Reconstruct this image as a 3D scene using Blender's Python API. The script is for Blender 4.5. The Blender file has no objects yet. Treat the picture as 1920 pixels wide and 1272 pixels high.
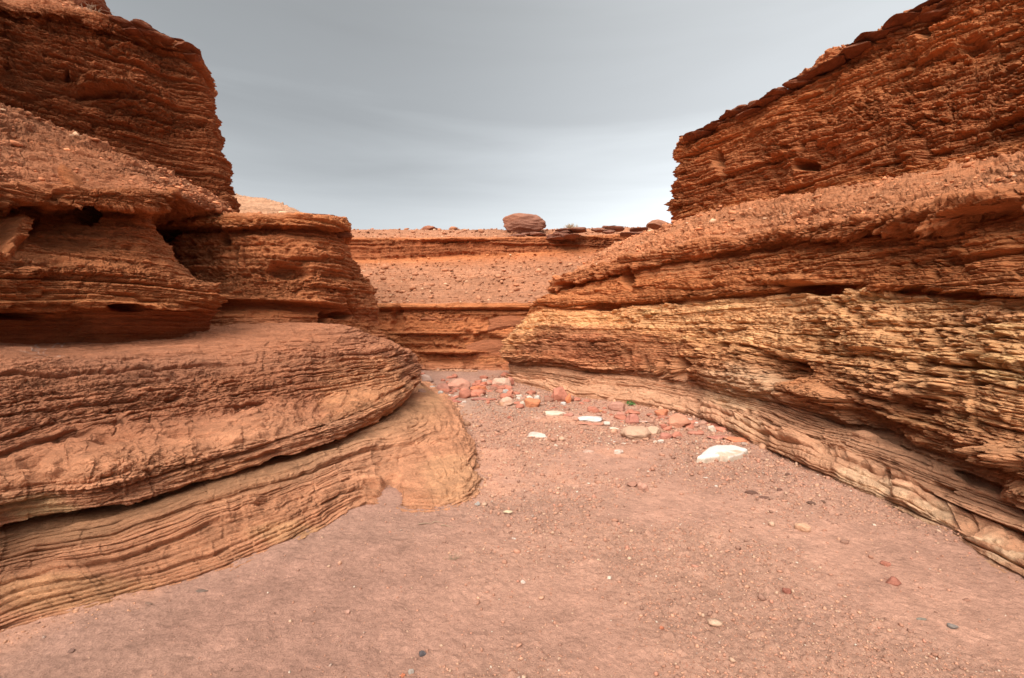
import bpy, math
import numpy as np
from math import radians
# ------------------------------------------------------------------ camera, sky, sun
sc = bpy.context.scene
COL = sc.collection
EYE, FPX, CX, HY = 1.6, 900.0, 960.0, 612.0        # eye height, focal length and horizon row in photo pixels
cam_d = bpy.data.cameras.new('camera'); cam = bpy.data.objects.new('camera', cam_d); COL.objects.link(cam)
cam.location = (0, 0, EYE); cam.rotation_euler = (radians(90), 0, 0)
cam_d.sensor_width = 36; cam_d.lens = FPX/1920*36; cam_d.shift_y = -(636-HY)/1920
cam_d.clip_start = 0.05; cam_d.clip_end = 3000
sc.camera = cam

SUN_EL, SUN_AZ = 40, -160                            # degrees; azimuth measured from +Y towards +X; light falls from the left rear
world = bpy.data.worlds.new('World'); sc.world = world; world.use_nodes = True
nt = world.node_tree; nt.nodes.clear()
def N(nt, t, **k):
    n = nt.nodes.new(t)
    for a, b in k.items():
        if a.startswith('i_'):
            key = a[2:]; key = int(key) if key.isdigit() else key.replace('_', ' ')
            n.inputs[key].default_value = b
        else: setattr(n, a, b)
    return n
def lk(nt, a, b): nt.links.new(a, b)
sky = N(nt, 'ShaderNodeTexSky', sky_type='NISHITA', sun_disc=False, sun_elevation=radians(SUN_EL), sun_rotation=radians(180+SUN_AZ))
bg1 = N(nt, 'ShaderNodeBackground', i_Strength=0.05); lk(nt, sky.outputs[0], bg1.inputs[0])
tc = N(nt, 'ShaderNodeTexCoord'); sep = N(nt, 'ShaderNodeSeparateXYZ'); lk(nt, tc.outputs['Generated'], sep.inputs[0])
mp = N(nt, 'ShaderNodeMapping'); mp.inputs['Scale'].default_value = (0.8, 0.8, 6.5); lk(nt, tc.outputs['Generated'], mp.inputs[0])
nz = N(nt, 'ShaderNodeTexNoise', i_Scale=1.7, i_Detail=7.0, i_Roughness=0.52, i_Distortion=0.4); lk(nt, mp.outputs[0], nz.inputs['Vector'])
# height above the horizon, bent by the cloud noise
m1 = N(nt, 'ShaderNodeMath', operation='MULTIPLY_ADD'); lk(nt, nz.outputs[0], m1.inputs[0]); m1.inputs[1].default_value = 0.30; lk(nt, sep.outputs[2], m1.inputs[2])
cr = N(nt, 'ShaderNodeValToRGB'); lk(nt, m1.outputs[0], cr.inputs[0])
e = cr.color_ramp.elements
e[0].position = 0.12; e[0].color = (0.60, 0.625, 0.635, 1)
e[1].position = 1.0; e[1].color = (1.1, 1.08, 1.04, 1)
for p_, c_ in ((0.31, (0.50, 0.525, 0.535, 1)), (0.43, (0.395, 0.415, 0.425, 1)), (0.57, (0.295, 0.308, 0.315, 1)), (0.80, (0.245, 0.253, 0.256, 1))):
    q = e.new(p_); q.color = c_
# brighter towards the right-hand side of the view (thin cloud there)
m2 = N(nt, 'ShaderNodeMath', operation='MULTIPLY_ADD'); lk(nt, sep.outputs[0], m2.inputs[0]); m2.inputs[1].default_value = 1.0; m2.inputs[2].default_value = 0.0
mr = N(nt, 'ShaderNodeMapRange', interpolation_type='SMOOTHERSTEP'); mr.inputs[1].default_value = -0.5; mr.inputs[2].default_value = 0.8; mr.inputs[3].default_value = 1.0; mr.inputs[4].default_value = 2.0
lk(nt, m2.outputs[0], mr.inputs[0])
vm = N(nt, 'ShaderNodeVectorMath', operation='SCALE'); lk(nt, cr.outputs[0], vm.inputs[0]); lk(nt, mr.outputs[0], vm.inputs['Scale'])
bg2 = N(nt, 'ShaderNodeBackground', i_Strength=0.345); lk(nt, vm.outputs[0], bg2.inputs[0])
mx = N(nt, 'ShaderNodeMixShader', i_0=0.95); lk(nt, bg1.outputs[0], mx.inputs[1]); lk(nt, bg2.outputs[0], mx.inputs[2])
wo = N(nt, 'ShaderNodeOutputWorld'); lk(nt, mx.outputs[0], wo.inputs[0])

sd = bpy.data.lights.new('sun', 'SUN'); sun = bpy.data.objects.new('sun', sd); COL.objects.link(sun)
sd.energy = 1.6; sd.angle = radians(45); sd.color = (1.0, 0.94, 0.86)
sun.location = (-6, -6, 20)
# direction towards the sun: behind the camera, a little to its left
_az, _el = radians(SUN_AZ), radians(SUN_EL)
from mathutils import Vector
sun.rotation_euler = Vector((math.sin(_az)*math.cos(_el), math.cos(_az)*math.cos(_el), math.sin(_el))).to_track_quat('Z', 'Y').to_euler()
sky.sun_rotation = _az % (2*math.pi)
vs = sc.view_settings
sc.display_settings.display_device = 'sRGB'
vs.view_transform = 'Standard'; vs.look = 'None'; vs.gamma = 1; vs.use_curve_mapping = False; vs.exposure = 1.95
sc.cycles.max_bounces = 6; sc.cycles.diffuse_bounces = 4
try: sc.cycles.use_denoising = True
except Exception: pass

# ------------------------------------------------------------------ noise in numpy
def _hash(ix, iy, iz, seed=0):
    h = (ix.astype(np.int64)*374761393 + iy.astype(np.int64)*668265263 + iz.astype(np.int64)*2147483647 + seed*1274126177) & 0xFFFFFFFF
    h = ((h ^ (h >> 13))*1274126177) & 0xFFFFFFFF
    h = ((h ^ (h >> 16))*2246822519) & 0xFFFFFFFF
    h = h ^ (h >> 15)
    return (h & 0xFFFFFF).astype(np.float32)/np.float32(0xFFFFFF)
def rnd(k, c=0, seed=0):
    k = np.asarray(k); c = np.asarray(c) + np.zeros_like(k)
    return _hash(k, c, np.zeros_like(k), seed)*2-1
from concurrent.futures import ThreadPoolExecutor
_pool = ThreadPoolExecutor(4)
def vnoise(x, y, z, seed=0):
    x, y, z = np.broadcast_arrays(np.asarray(x, np.float32), np.asarray(y, np.float32), np.asarray(z, np.float32))
    if x.size < 60000: return _vnoise(x, y, z, seed)
    sh = x.shape; n = x.size//40000+1
    parts = zip(np.array_split(x.ravel(), n), np.array_split(y.ravel(), n), np.array_split(z.ravel(), n))
    return np.concatenate(list(_pool.map(lambda p: _vnoise(p[0], p[1], p[2], seed), parts))).reshape(sh)
def _vnoise(x, y, z, seed=0):
    x0, y0, z0 = np.floor(x), np.floor(y), np.floor(z)
    fx, fy, fz = x-x0, y-y0, z-z0
    fx = fx*fx*fx*(fx*(fx*6-15)+10); fy = fy*fy*fy*(fy*(fy*6-15)+10); fz = fz*fz*fz*(fz*(fz*6-15)+10)
    x0 = x0.astype(np.int64).astype(np.uint32); y0 = y0.astype(np.int64).astype(np.uint32); z0 = z0.astype(np.int64).astype(np.uint32)
    K = (374761393, 668265263, 2147483647)
    hx, hy, hz = [[a*np.uint32(k), (a+np.uint32(1))*np.uint32(k)] for a, k in zip((x0, y0, z0), K)]
    sd_ = np.uint32((seed*1274126177) & 0xFFFFFFFF); u13, u15, u16 = np.uint32(13), np.uint32(15), np.uint32(16)
    out = 0
    for dx in (0, 1):
        wx = fx if dx else 1-fx
        for dy in (0, 1):
            wy = fy if dy else 1-fy
            for dz in (0, 1):
                wz = fz if dz else 1-fz
                h = (hx[dx] + hy[dy] + hz[dz] + sd_)
                h = (h ^ (h >> u13))*np.uint32(1274126177)
                h = (h ^ (h >> u16))*np.uint32(2246822519)
                h = h ^ (h >> u15)
                out = out + wx*wy*wz*((h & np.uint32(0xFFFFFF)).astype(np.float32)*np.float32(1/0xFFFFFF))
    return out*2-1
def _cells(p):
    x, y, z, seed = p; x, y, z = x.astype(np.float32), y.astype(np.float32), z.astype(np.float32); U = np.uint32
    x0, y0, z0 = np.floor(x-.5), np.floor(y-.5), np.floor(z-.5)
    AX, BX, CX_ = [q.astype(np.int64).astype(U) for q in (x0, y0, z0)]
    b1 = np.full(x.shape, 9, np.float32); b2 = b1.copy(); val = np.zeros_like(b1)
    for dx in (0, 1):
        for dy in (0, 1):
            for dz in (0, 1):
                a, b, c = x0+dx, y0+dy, z0+dz
                h = (AX+U(dx))*U(73856093) ^ (BX+U(dy))*U(19349663) ^ (CX_+U(dz))*U(83492791) ^ U((seed*2654435761) & 0xFFFFFFFF)
                h = (h ^ (h >> U(15)))*U(2246822519); h = (h ^ (h >> U(13)))*U(3266489917); h ^= h >> U(16)
                jx, jy, jz = [((h >> U(q)) & U(1023)).astype(np.float32)*np.float32(1/1023) for q in (0, 10, 20)]
                d = (a+.15+.7*jx-x)**2+(b+.15+.7*jy-y)**2+(c+.15+.7*jz-z)**2
                nw = d < b1
                b2 = np.where(nw, b1, np.minimum(b2, d)); b1 = np.where(nw, d, b1)
                val = np.where(nw, (((h*U(40503)) >> U(7)) & U(1023)).astype(np.float32)*np.float32(1/511.5)-1, val)
    return val.astype(np.float32), (np.sqrt(b2)-np.sqrt(b1)).astype(np.float32)
def cells(x, y, z, seed=0):
    sh = x.shape; n = x.size//40000+1
    r = list(_pool.map(_cells, [(a, b, c, seed) for a, b, c in zip(np.array_split(x.ravel(), n), np.array_split(y.ravel(), n), np.array_split(z.ravel(), n))]))
    return np.concatenate([q[0] for q in r]).reshape(sh), np.concatenate([q[1] for q in r]).reshape(sh)
def fbm(x, y, z, octv=4, seed=0, gain=.5, lac=2.03):
    a, s, n = 1.0, 0, 0
    for i in range(octv):
        s = s + a*vnoise(x, y, z, seed+i*17); n += a
        a *= gain; x = x*lac+11.3; y = y*lac+7.1; z = z*lac+3.7
    return s/n
def sstep(a, b, x):
    t = np.clip((x-a)/(b-a), 0, 1); return t*t*(3-2*t)

# ------------------------------------------------------------------ helpers
def W(px, py, Y): return ((px-CX)/FPX*Y, Y, EYE-(py-HY)/FPX*Y)
def G(px, py):
    Y = EYE*FPX/(py-HY); return ((px-CX)/FPX*Y, Y, 0.0)
def tag(o, label=None, cat=None, group=None, kind=None):
    if label: o['label'] = label
    if cat: o['category'] = cat
    if group: o['group'] = group
    if kind: o['kind'] = kind
    return o
def np_mesh(name, V, F, mat, colors=None, smooth=True, parent=None):
    me = bpy.data.meshes.new(name)
    V = np.ascontiguousarray(V, dtype=np.float32); F = np.ascontiguousarray(F, dtype=np.int32)
    k = F.shape[1]
    me.vertices.add(len(V)); me.vertices.foreach_set('co', V.ravel())
    me.loops.add(F.size); me.loops.foreach_set('vertex_index', F.ravel())
    me.polygons.add(len(F)); me.polygons.foreach_set('loop_start', np.arange(len(F), dtype=np.int32)*k)
    me.update(calc_edges=True)
    if smooth: me.polygons.foreach_set('use_smooth', np.ones(len(F), dtype=bool))
    if colors is not None:
        ca = me.color_attributes.new('rock', 'FLOAT_COLOR', 'POINT')
        c4 = np.ones((len(V), 4), dtype=np.float32); c4[:, :3] = colors
        ca.data.foreach_set('color', c4.ravel())
    me.materials.append(mat)
    o = bpy.data.objects.new(name, me); COL.objects.link(o)
    if parent is not None: o.parent = parent
    return o
def pchip(xk, Yk, x):
    """monotone cubic along axis 0; xk (n), Yk (n,...), x (m)"""
    xk = np.asarray(xk, float); h = np.diff(xk); sh = (len(h),)+(1,)*(Yk.ndim-1)
    hh = h.reshape(sh); d = np.diff(Yk, axis=0)/hh
    m = np.zeros_like(Yk)
    if len(xk) > 2:
        w1 = 2*hh[1:]+hh[:-1]; w2 = hh[1:]+2*hh[:-1]
        a, b = d[:-1], d[1:]; ok = a*b > 0
        with np.errstate(divide='ignore', invalid='ignore'):
            v = (w1+w2)/(w1/a+w2/b)
        m[1:-1] = np.where(ok, v, 0)
    m[0] = d[0]; m[-1] = d[-1]
    i = np.clip(np.searchsorted(xk, x, side='right')-1, 0, len(h)-1)
    t = (x-xk[i])/h[i]; ts = t.reshape((len(x),)+(1,)*(Yk.ndim-1)); H = h[i].reshape(ts.shape)
    return ((2*ts**3-3*ts**2+1)*Yk[i] + (ts**3-2*ts**2+ts)*H*m[i] + (-2*ts**3+3*ts**2)*Yk[i+1] + (ts**3-ts**2)*H*m[i+1])
def quads(n, m):
    i = np.arange(n-1)[:, None]*m + np.arange(m-1)[None, :]
    return np.stack([i, i+1, i+m+1, i+m], -1).reshape(-1, 4)

# ------------------------------------------------------------------ materials
def rock_material(name, bump=0.5, scale=1.0, flat=5.0, rough=0.92, var=0.35, grain=90):
    m = bpy.data.materials.new(name); m.use_nodes = True; t = m.node_tree; t.nodes.clear()
    out = N(t, 'ShaderNodeOutputMaterial'); b = N(t, 'ShaderNodeBsdfPrincipled'); lk(t, b.outputs[0], out.inputs[0])
    b.inputs['Roughness'].default_value = rough; b.inputs['Specular IOR Level'].default_value = 0.15
    at = N(t, 'ShaderNodeAttribute', attribute_name='rock')
    tc = N(t, 'ShaderNodeTexCoord')
    mp = N(t, 'ShaderNodeMapping'); mp.inputs['Scale'].default_value = (scale, scale, scale*flat); lk(t, tc.outputs['Object'], mp.inputs[0])
    n1 = N(t, 'ShaderNodeTexNoise', i_Scale=2.3, i_Detail=12.0, i_Roughness=0.68, i_Distortion=0.25); lk(t, mp.outputs[0], n1.inputs['Vector'])
    n2 = N(t, 'ShaderNodeTexNoise', i_Scale=0.5*scale, i_Detail=3.0); lk(t, tc.outputs['Object'], n2.inputs['Vector'])
    n3 = N(t, 'ShaderNodeTexNoise', i_Scale=grain*scale, i_Detail=4.0, i_Roughness=0.7); lk(t, tc.outputs['Object'], n3.inputs['Vector'])
    mp2 = N(t, 'ShaderNodeMapping'); mp2.inputs['Scale'].default_value = (scale*5, scale*5, scale*5*flat*.6); lk(t, tc.outputs['Object'], mp2.inputs[0])
    n4 = N(t, 'ShaderNodeTexNoise', i_Scale=2.0, i_Detail=8.0, i_Roughness=0.75); lk(t, mp2.outputs[0], n4.inputs['Vector'])
    r4 = N(t, 'ShaderNodeMapRange'); r4.inputs[1].default_value = 0.3; r4.inputs[2].default_value = 0.7; r4.inputs[3].default_value = 1-var*.7; r4.inputs[4].default_value = 1+var*.7; lk(t, n4.outputs[0], r4.inputs[0])
    r1 = N(t, 'ShaderNodeMapRange'); r1.inputs[1].default_value = 0.3; r1.inputs[2].default_value = 0.7; r1.inputs[3].default_value = 1-var; r1.inputs[4].default_value = 1+var*0.9; lk(t, n1.outputs[0], r1.inputs[0])
    r3 = N(t, 'ShaderNodeMapRange'); r3.inputs[1].default_value = 0.25; r3.inputs[2].default_value = 0.75; r3.inputs[3].default_value = 0.72; r3.inputs[4].default_value = 1.28; lk(t, n3.outputs[0], r3.inputs[0])
    mu = N(t, 'ShaderNodeMath', operation='MULTIPLY'); lk(t, r1.outputs[0], mu.inputs[0]); lk(t, r3.outputs[0], mu.inputs[1])
    sc_ = N(t, 'ShaderNodeVectorMath', operation='SCALE'); lk(t, at.outputs['Color'], sc_.inputs[0]); mu2 = N(t, 'ShaderNodeMath', operation='MULTIPLY'); lk(t, mu.outputs[0], mu2.inputs[0]); lk(t, r4.outputs[0], mu2.inputs[1]); lk(t, mu2.outputs[0], sc_.inputs['Scale'])
    lk(t, sc_.outputs[0], b.inputs['Base Color'])
    # relief: fine bedding and grain
    ad = N(t, 'ShaderNodeMath', operation='MULTIPLY_ADD'); lk(t, n3.outputs[0], ad.inputs[0]); ad.inputs[1].default_value = 0.22; ad0 = N(t, 'ShaderNodeMath', operation='MULTIPLY_ADD'); lk(t, n4.outputs[0], ad0.inputs[0]); ad0.inputs[1].default_value = 0.6; lk(t, n1.outputs[0], ad0.inputs[2]); lk(t, ad0.outputs[0], ad.inputs[2])
    bp = N(t, 'ShaderNodeBump'); bp.inputs['Strength'].default_value = bump; bp.inputs['Distance'].default_value = 0.10/scale; lk(t, ad.outputs[0], bp.inputs['Height'])
    lk(t, bp.outputs[0], b.inputs['Normal'])
    return m
M_CLIFF = rock_material('layered_sandstone', bump=1.0, scale=1.3, flat=6.0, var=0.30)
M_GROUND = rock_material('desert_silt', bump=0.8, scale=2.0, flat=1.0, var=0.16, grain=60)
M_STONE = rock_material('stone', bump=0.4, scale=6.0, flat=1.2, var=0.16, grain=20)

# ------------------------------------------------------------------ palette (linear albedo)
RED_D = (0.33, 0.105, 0.042); RED = (0.47, 0.170, 0.070); RED_O = (0.55, 0.205, 0.080); SCREE = (0.47, 0.195, 0.100)
BROWN = (0.45, 0.185, 0.098); TAN = (0.62, 0.285, 0.140); YEL = (0.82, 0.425, 0.20); PALE = (0.76, 0.49, 0.30); BENCH = (0.60, 0.275, 0.150)

# ------------------------------------------------------------------ the layered rock
LAYERS = ((0.40, 0.11, 3.0, 1.6), (0.135, 0.070, 1.5, 0.6), (0.055, 0.045, 0.9, 0.3), (0.026, 0.022, 0.5, 0.16))
def strata(X, Yc, Z, T, seed, kscale=1.0, nlay=4, dip=(0, 0), lam=1.0, slope=1.0):
    w = kscale**.7*(0.08*fbm(X*.45, Yc*.45, Z*.5, 3, seed+1)+0.018*fbm(X*2.2, Yc*2.2, Z*3, 3, seed+2)+0.006*vnoise(X*9, Yc*9, Z*12, seed+3))
    s = Z + w + X*dip[0] + Yc*dip[1]
    tw = T + 0.25*fbm(X*1.6, Yc*1.6, Z*1.6, 3, seed+4)
    d = np.zeros_like(Z); tone = np.zeros_like(Z)
    for li, (th, am, Lh, bl) in enumerate(LAYERS[:nlay]):
        th, am, Lh, bl = th*kscale, am*kscale, Lh*kscale, bl*kscale
        q = s/th + 0.45*vnoise(s/th*0.37, X*0.15, Yc*0.15, seed+5+li)
        k = np.floor(q); f = q-k
        def H(kk):
            o = rnd(kk, 0, seed+20+li)
            v = vnoise(tw/Lh + o*37, kk*3.7, 0*kk, seed+30+li)
            v = np.clip(v*3.5, -1, 1)
            c = np.floor(tw/bl*(1+0.4*o) + o*13)
            v2 = rnd(kk, c, seed+40+li)
            return 0.45*o + (0.42, .42, .40, .25)[li]*v + (0.42, .42, .34, .12)[li]*v2
        h0, h1 = H(k), H(k-1)
        e = sstep(0, 0.12, f)
        h = h0*e + h1*(1-e)
        prof = 0.55*np.sqrt(np.clip(f, 0, 1)) - 0.7*np.exp(-(f/0.14)**2)-0.35*np.exp(-((1-f)/0.1)**2)      # rounded bed, open joint under it
        d += am*(h + 0.75*prof)*(lam**(0, -.8, .4, 1.6)[li]*slope if li else 1)
        if li < 3: tone += (0.5, 0.4, 0.3)[li]*h0
    return d, tone

SCREE_PTS = []
def loft(name, lines, mat, seed=0, dens=0.8, feats=(), dip=(0, 0), kscale=1.0, nlay=4, amp=1.0, rough=1.0, big=0.22, tonevar=0.22, flip=False, stains=(), marks=()):
    """lines: list of (points, strata amount, scree amount, colour); a point is (px, py, distance) or ('w', x, y, z)"""
    P = np.array([[W(*p) if p[0] != 'w' else p[1:] for p in l[0]] for l in lines], float)       # L,S,3
    A = np.array([[l[1], l[2], *l[3], (l[4] if len(l) > 4 else 1.0), (l[5] if len(l) > 5 else 1.0)] for l in lines], float)
    def scr(p):
        y = np.maximum(p[..., 1], 0.9); return np.stack([CX+p[..., 0]/y*FPX, HY-(p[..., 2]-EYE)/y*FPX], -1)*(1024/1920)
    R = scr(P); vis = (P[..., 1] > 0.9)
    def counts(axis):
        dpx = np.linalg.norm(np.diff(R, axis=axis), axis=-1); dw = np.linalg.norm(np.diff(P, axis=axis), axis=-1)
        v = np.minimum(np.take(vis, range(0, vis.shape[axis]-1), axis), np.take(vis, range(1, vis.shape[axis]), axis))
        est = np.where(v, np.minimum(dpx, 400), np.minimum(dw*22, 160))
        c = est.max(axis=1-axis)*dens
        return np.clip(np.ceil(c), 3, 460).astype(int)
    cs, cl = counts(1), counts(0)
    us = np.concatenate([i+np.arange(c)/c for i, c in enumerate(cs)]+[[len(cs)]])
    ul = np.concatenate([i+np.arange(c)/c for i, c in enumerate(cl)]+[[len(cl)]])
    Q = pchip(np.arange(P.shape[0]), P, ul)                              # lines
    Q = pchip(np.arange(P.shape[1]), np.swapaxes(Q, 0, 1), us)           # n_us, n_ul, 3
    At = pchip(np.arange(P.shape[0]), A, ul)[None, :, :]+np.zeros((len(us), 1, 1))
    dU = np.gradient(Q, axis=0); dV = np.gradient(Q, axis=1)
    Nn = np.cross(dU, dV); Nn /= np.linalg.norm(Nn, axis=-1, keepdims=True)+1e-9
    def blur(a, k, it=2):
        for _ in range(it):
            for ax in (0, 1):
                pad = [(0, 0)]*a.ndim; pad[ax] = (k, k)
                b = np.pad(a, pad, mode='edge'); c = np.cumsum(b, axis=ax)
                c = np.concatenate([np.zeros_like(np.take(c, [0], ax)), c], ax)
                n = a.shape[ax]
                a = (np.take(c, np.arange(2*k+1, 2*k+1+n), ax)-np.take(c, np.arange(0, n), ax))/(2*k+1)
        return a
    Nn = blur(Nn, 6); Nn /= np.linalg.norm(Nn, axis=-1, keepdims=True)+1e-9
    if not flip: Nn = -Nn
    # along-wall distance
    mid = Q[:, Q.shape[1]//2]; T = np.concatenate([[0], np.cumsum(np.linalg.norm(np.diff(mid[:, :2], axis=0), axis=1))])[:, None]+np.zeros(Q.shape[:2])
    X, Yc, Z = Q[..., 0], Q[..., 1], Q[..., 2]
    slope = np.clip(np.abs(Nn[..., 2])/np.maximum(np.hypot(Nn[..., 0], Nn[..., 1]), .2), 1, 1.9)
    d, tone = strata(X, Yc, Z, T, seed, kscale, nlay, dip, At[..., 6], slope)
    a_s, a_c = At[..., 0]*amp, At[..., 1]
    nh = Nn*np.array([1, 1, 0.25]); L = np.linalg.norm(nh, axis=-1, keepdims=True); nh = nh/np.maximum(L, 0.35)
    bigd = big*fbm(X*.8, Yc*.8, Z*1.3, 4, seed+50)
    crm = At[..., 5]
    rg = fbm(X*7, Yc*7, Z*11, 4, seed+60, gain=.6)
    pit = np.clip(vnoise(X*3.1, Yc*3.1, Z*5, seed+70)-0.35, 0, 1)*np.clip(vnoise(X*9, Yc*9, Z*14, seed+71)+.4, 0, 1)
    wx, wy, wz = .35*vnoise(X*5, Yc*5, Z*5, seed+61), .35*vnoise(X*5, Yc*5, Z*5, seed+62), .35*vnoise(X*5, Yc*5, Z*5, seed+63)
    cv, ce = cells(X*3.0/kscale+wx, Yc*3.0/kscale+wy, Z*6.5/kscale+wz, seed+64)
    cv2, ce2 = cells(X*9/kscale+wx, Yc*9/kscale+wy, Z*20/kscale+wz, seed+65)
    cv3, ce3 = cells(X*24/kscale+wx, Yc*24/kscale+wy, Z*50/kscale+wz, seed+75)
    crumb = kscale*(0.045*cv+0.030*cv2+0.014*cv3-0.03*np.exp(-(ce/.07)**2)-0.018*np.exp(-(ce2/.09)**2))*rough
    vj = np.abs(vnoise(T*.9/kscale+.35*fbm(X*3, Yc*3, Z*3, 3, seed+66), Z*.35, 0*Z, seed+67))
    joint = np.exp(-(vj/.012)**2)*sstep(0, .35, vnoise(X*1.2, Yc*1.2, Z*2.2, seed+68))*0.12*kscale
    dd = a_s*(d - 0.35*pit + crm*crumb*(.5+.9*sstep(-.3, .4, vnoise(X*.9, Yc*.9, Z*2, seed+69))) - joint) + bigd*np.clip(a_s, 0.25, 1) + 0.022*rough*rg*np.clip(a_s+.2, 0, 1)
    # scree: clods of several sizes lying on the slope
    cl1 = np.clip(vnoise(X*6, Yc*6, Z*6, seed+80), 0, 1)**2*0.10+np.clip(vnoise(X*14, Yc*14, Z*14, seed+81), 0, 1)**1.5*0.07+0.035*np.abs(vnoise(X*30, Yc*30, Z*30, seed+82))
    sl = sstep(.1, .3, vnoise(X*2.1, Yc*2.1, Z*14, seed+83))*0.05
    Q2 = Q + nh*dd[..., None] + Nn*(a_c*(cl1+sl))[..., None]
    S = np.stack([CX+X/np.maximum(Yc, .5)*FPX, HY-(Z-EYE)/np.maximum(Yc, .5)*FPX], -1)
    stn = np.zeros(X.shape)
    for (fx, fy, rx, ry, dep, *rot) in feats:                           # sculpted hollows (+) and knobs (-)
        r = radians(rot[0]) if rot else 0
        ux, uy = S[..., 0]-fx, S[..., 1]-fy
        wob = 1+0.30*vnoise(X*4, Yc*4, Z*6, seed+int(fx))
        g = np.sqrt(((ux*math.cos(r)+uy*math.sin(r))/rx)**2+((-ux*math.sin(r)+uy*math.cos(r))/ry)**2)*wob
        Q2 = Q2 - nh*((1-sstep(0.45, 1.05, g))*dep*(Yc > .5))[..., None]
    C = At[..., 2:5].copy()
    tv = 1 + tonevar*tone + 0.10*fbm(X*2, Yc*2, Z*5, 3, seed+90)
    hue = fbm(X*.6, Yc*.6, Z*3.5, 3, seed+91)[..., None]
    C = C*tv[..., None]*(1+hue*np.array([0.02, 0.07, 0.12]))
    for (fx, fy, rx, ry, c, st) in stains:
        g = np.sqrt(((S[..., 0]-fx)/rx)**2+((S[..., 1]-fy)/ry)**2)+0.55*fbm(X*1.7, Yc*1.7, Z*6, 4, seed+int(fx+fy))
        k = ((1-sstep(0.55, 1.15, g))*st*(Yc > .5))[..., None]
        C = C*(1-k)+np.array(c)*tv[..., None]*k
    for pl in marks:
        for (x1, y1), (x2, y2) in zip(pl[:-1], pl[1:]):
            dx, dy = x2-x1, y2-y1; t_ = np.clip(((S[..., 0]-x1)*dx+(S[..., 1]-y1)*dy)/(dx*dx+dy*dy), 0, 1)
            ds = np.hypot(S[..., 0]-x1-t_*dx, S[..., 1]-y1-t_*dy)
            k = (sstep(2.0, .8, ds)*.55*(Yc > .5)*(.55+.45*vnoise(X*8, Yc*8, Z*20, 5)))[..., None]
            C = C*(1-k)+np.array((.60, .47, .40))*k
    C = np.clip(C*np.array([1.0, .985, .97]), 0.01, 0.85)
    F = quads(len(us), len(ul))
    if flip: F = F[:, ::-1]
    o = np_mesh(name, Q2.reshape(-1, 3), F, mat, C.reshape(-1, 3), smooth=False)
    o['kind'] = 'structure'
    print(name, len(us), len(ul), len(us)*len(ul))
    okv = (Yc > 2) & (a_c > .25)
    SCREE_PTS.append((Q2[okv], a_c[okv], C[okv], (np.linalg.norm(dU, axis=-1)*np.linalg.norm(dV, axis=-1))[okv], name))
    return o
def w(x, y, z): return ('w', x, y, z)
def shift(pts, dy=0, dY=0, dz=0):
    out = []
    for p in pts:
        if p[0] == 'w': out.append(('w', p[1]*(1+dY/max(abs(p[1])*2, 3)), p[2], p[3]-dy*0.004+dz))
        else: out.append((p[0], p[1]+dy, p[2]+dY))
    return out

# ================================================================== RIGHT SIDE
base_xy = [(3.6, -7), (3.25, 1.2), (3.32, 3.14), (3.5, 4.35), (3.37, 5.6), (3.33, 8.1), (2.6, 9.8), (1.45, 11.0), (0.55, 12.9), (-.08, 14.4), (.6, 17), (4.5, 21)]
R0 = [w(x-0.12, y, -0.18) for x, y in base_xy]
R0b = [w(x, y, 0.02) for x, y in base_xy]
R1 = [w(4.2, -7, .3), w(3.95, 1.6, .28), (1905, 940, 3.73), (1690, 850, 4.95), (1500, 775, 6.7), (1330, 733, 9.3), (1200, 714, 11.1), (1080, 704, 12.3), (1000, 696, 13.6), (958, 690, 14.7), w(.8, 17.5, .3), w(4.8, 21.3, .3)]
R1b = shift(R1, -12, 0.12)
R0c = [w((a[0]+b[0])/2+.07, (a[1]+b[1])/2+.05, (a[2]+b[2])/2-.045) for a, b in zip([(p[1:] if p[0] == 'w' else W(*p)) for p in R0b], [(p[1:] if p[0] == 'w' else W(*p)) for p in R1])]
R2 = [w(3.9, -7, .6), w(3.75, 1.6, .6), (1920, 885, 3.45), (1700, 795, 4.8), (1500, 725, 6.6), (1330, 695, 9.0), (1200, 686, 11.0), (1080, 674, 12.1), (1000, 668, 13.3), (949, 666, 14.3), w(.7, 17, .7), w(4.7, 21, .7)]
R3 = [w(4.1, -7, 1.3), w(4.1, 1.8, 1.3), (1920, 700, 3.78), (1700, 662, 5.15), (1500, 642, 7.2), (1330, 640, 9.5), (1200, 636, 11.4), (1080, 634, 12.5), (1000, 628, 13.7), (952, 636, 14.6), w(.8, 17.2, 1.3), w(4.7, 21.2, 1.3)]
R4 = [w(4.6, -7, 1.95), w(4.7, 2.0, 1.9), (1920, 560, 4.3), (1700, 556, 5.8), (1500, 556, 8.0), (1330, 567, 10.1), (1200, 580, 11.9), (1080, 588, 13.3), (1025, 586, 14.4), (992, 594, 15.3), w(1.6, 18, 2.0), w(5, 21.5, 2.0)]
R5 = shift(R4, -7, 0.16)
R6 = shift(R4, -20, -0.12)
R7 = [w(4.75, -7, 2.5), w(4.8, 2.1, 2.45), (1920, 470, 4.45), (1700, 485, 6.0), (1500, 500, 8.25), (1330, 520, 10.4), (1200, 540, 12.1), (1100, 552, 13.6), (1045, 558, 14.8), (1015, 565, 15.8), w(2.0, 18.5, 2.5), w(5.3, 22, 2.5)]
R8 = [w(5.1, -7, 2.85), w(5.1, 2.2, 2.85), (1920, 400, 4.8), (1700, 436, 6.25), (1500, 457, 8.6), (1330, 480, 10.75), (1200, 507, 12.5), (1120, 523, 13.9), (1065, 541, 15.2), (1035, 552, 16.1), w(2.4, 18.7, 2.9), w(5.6, 22.2, 2.9)]
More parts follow.
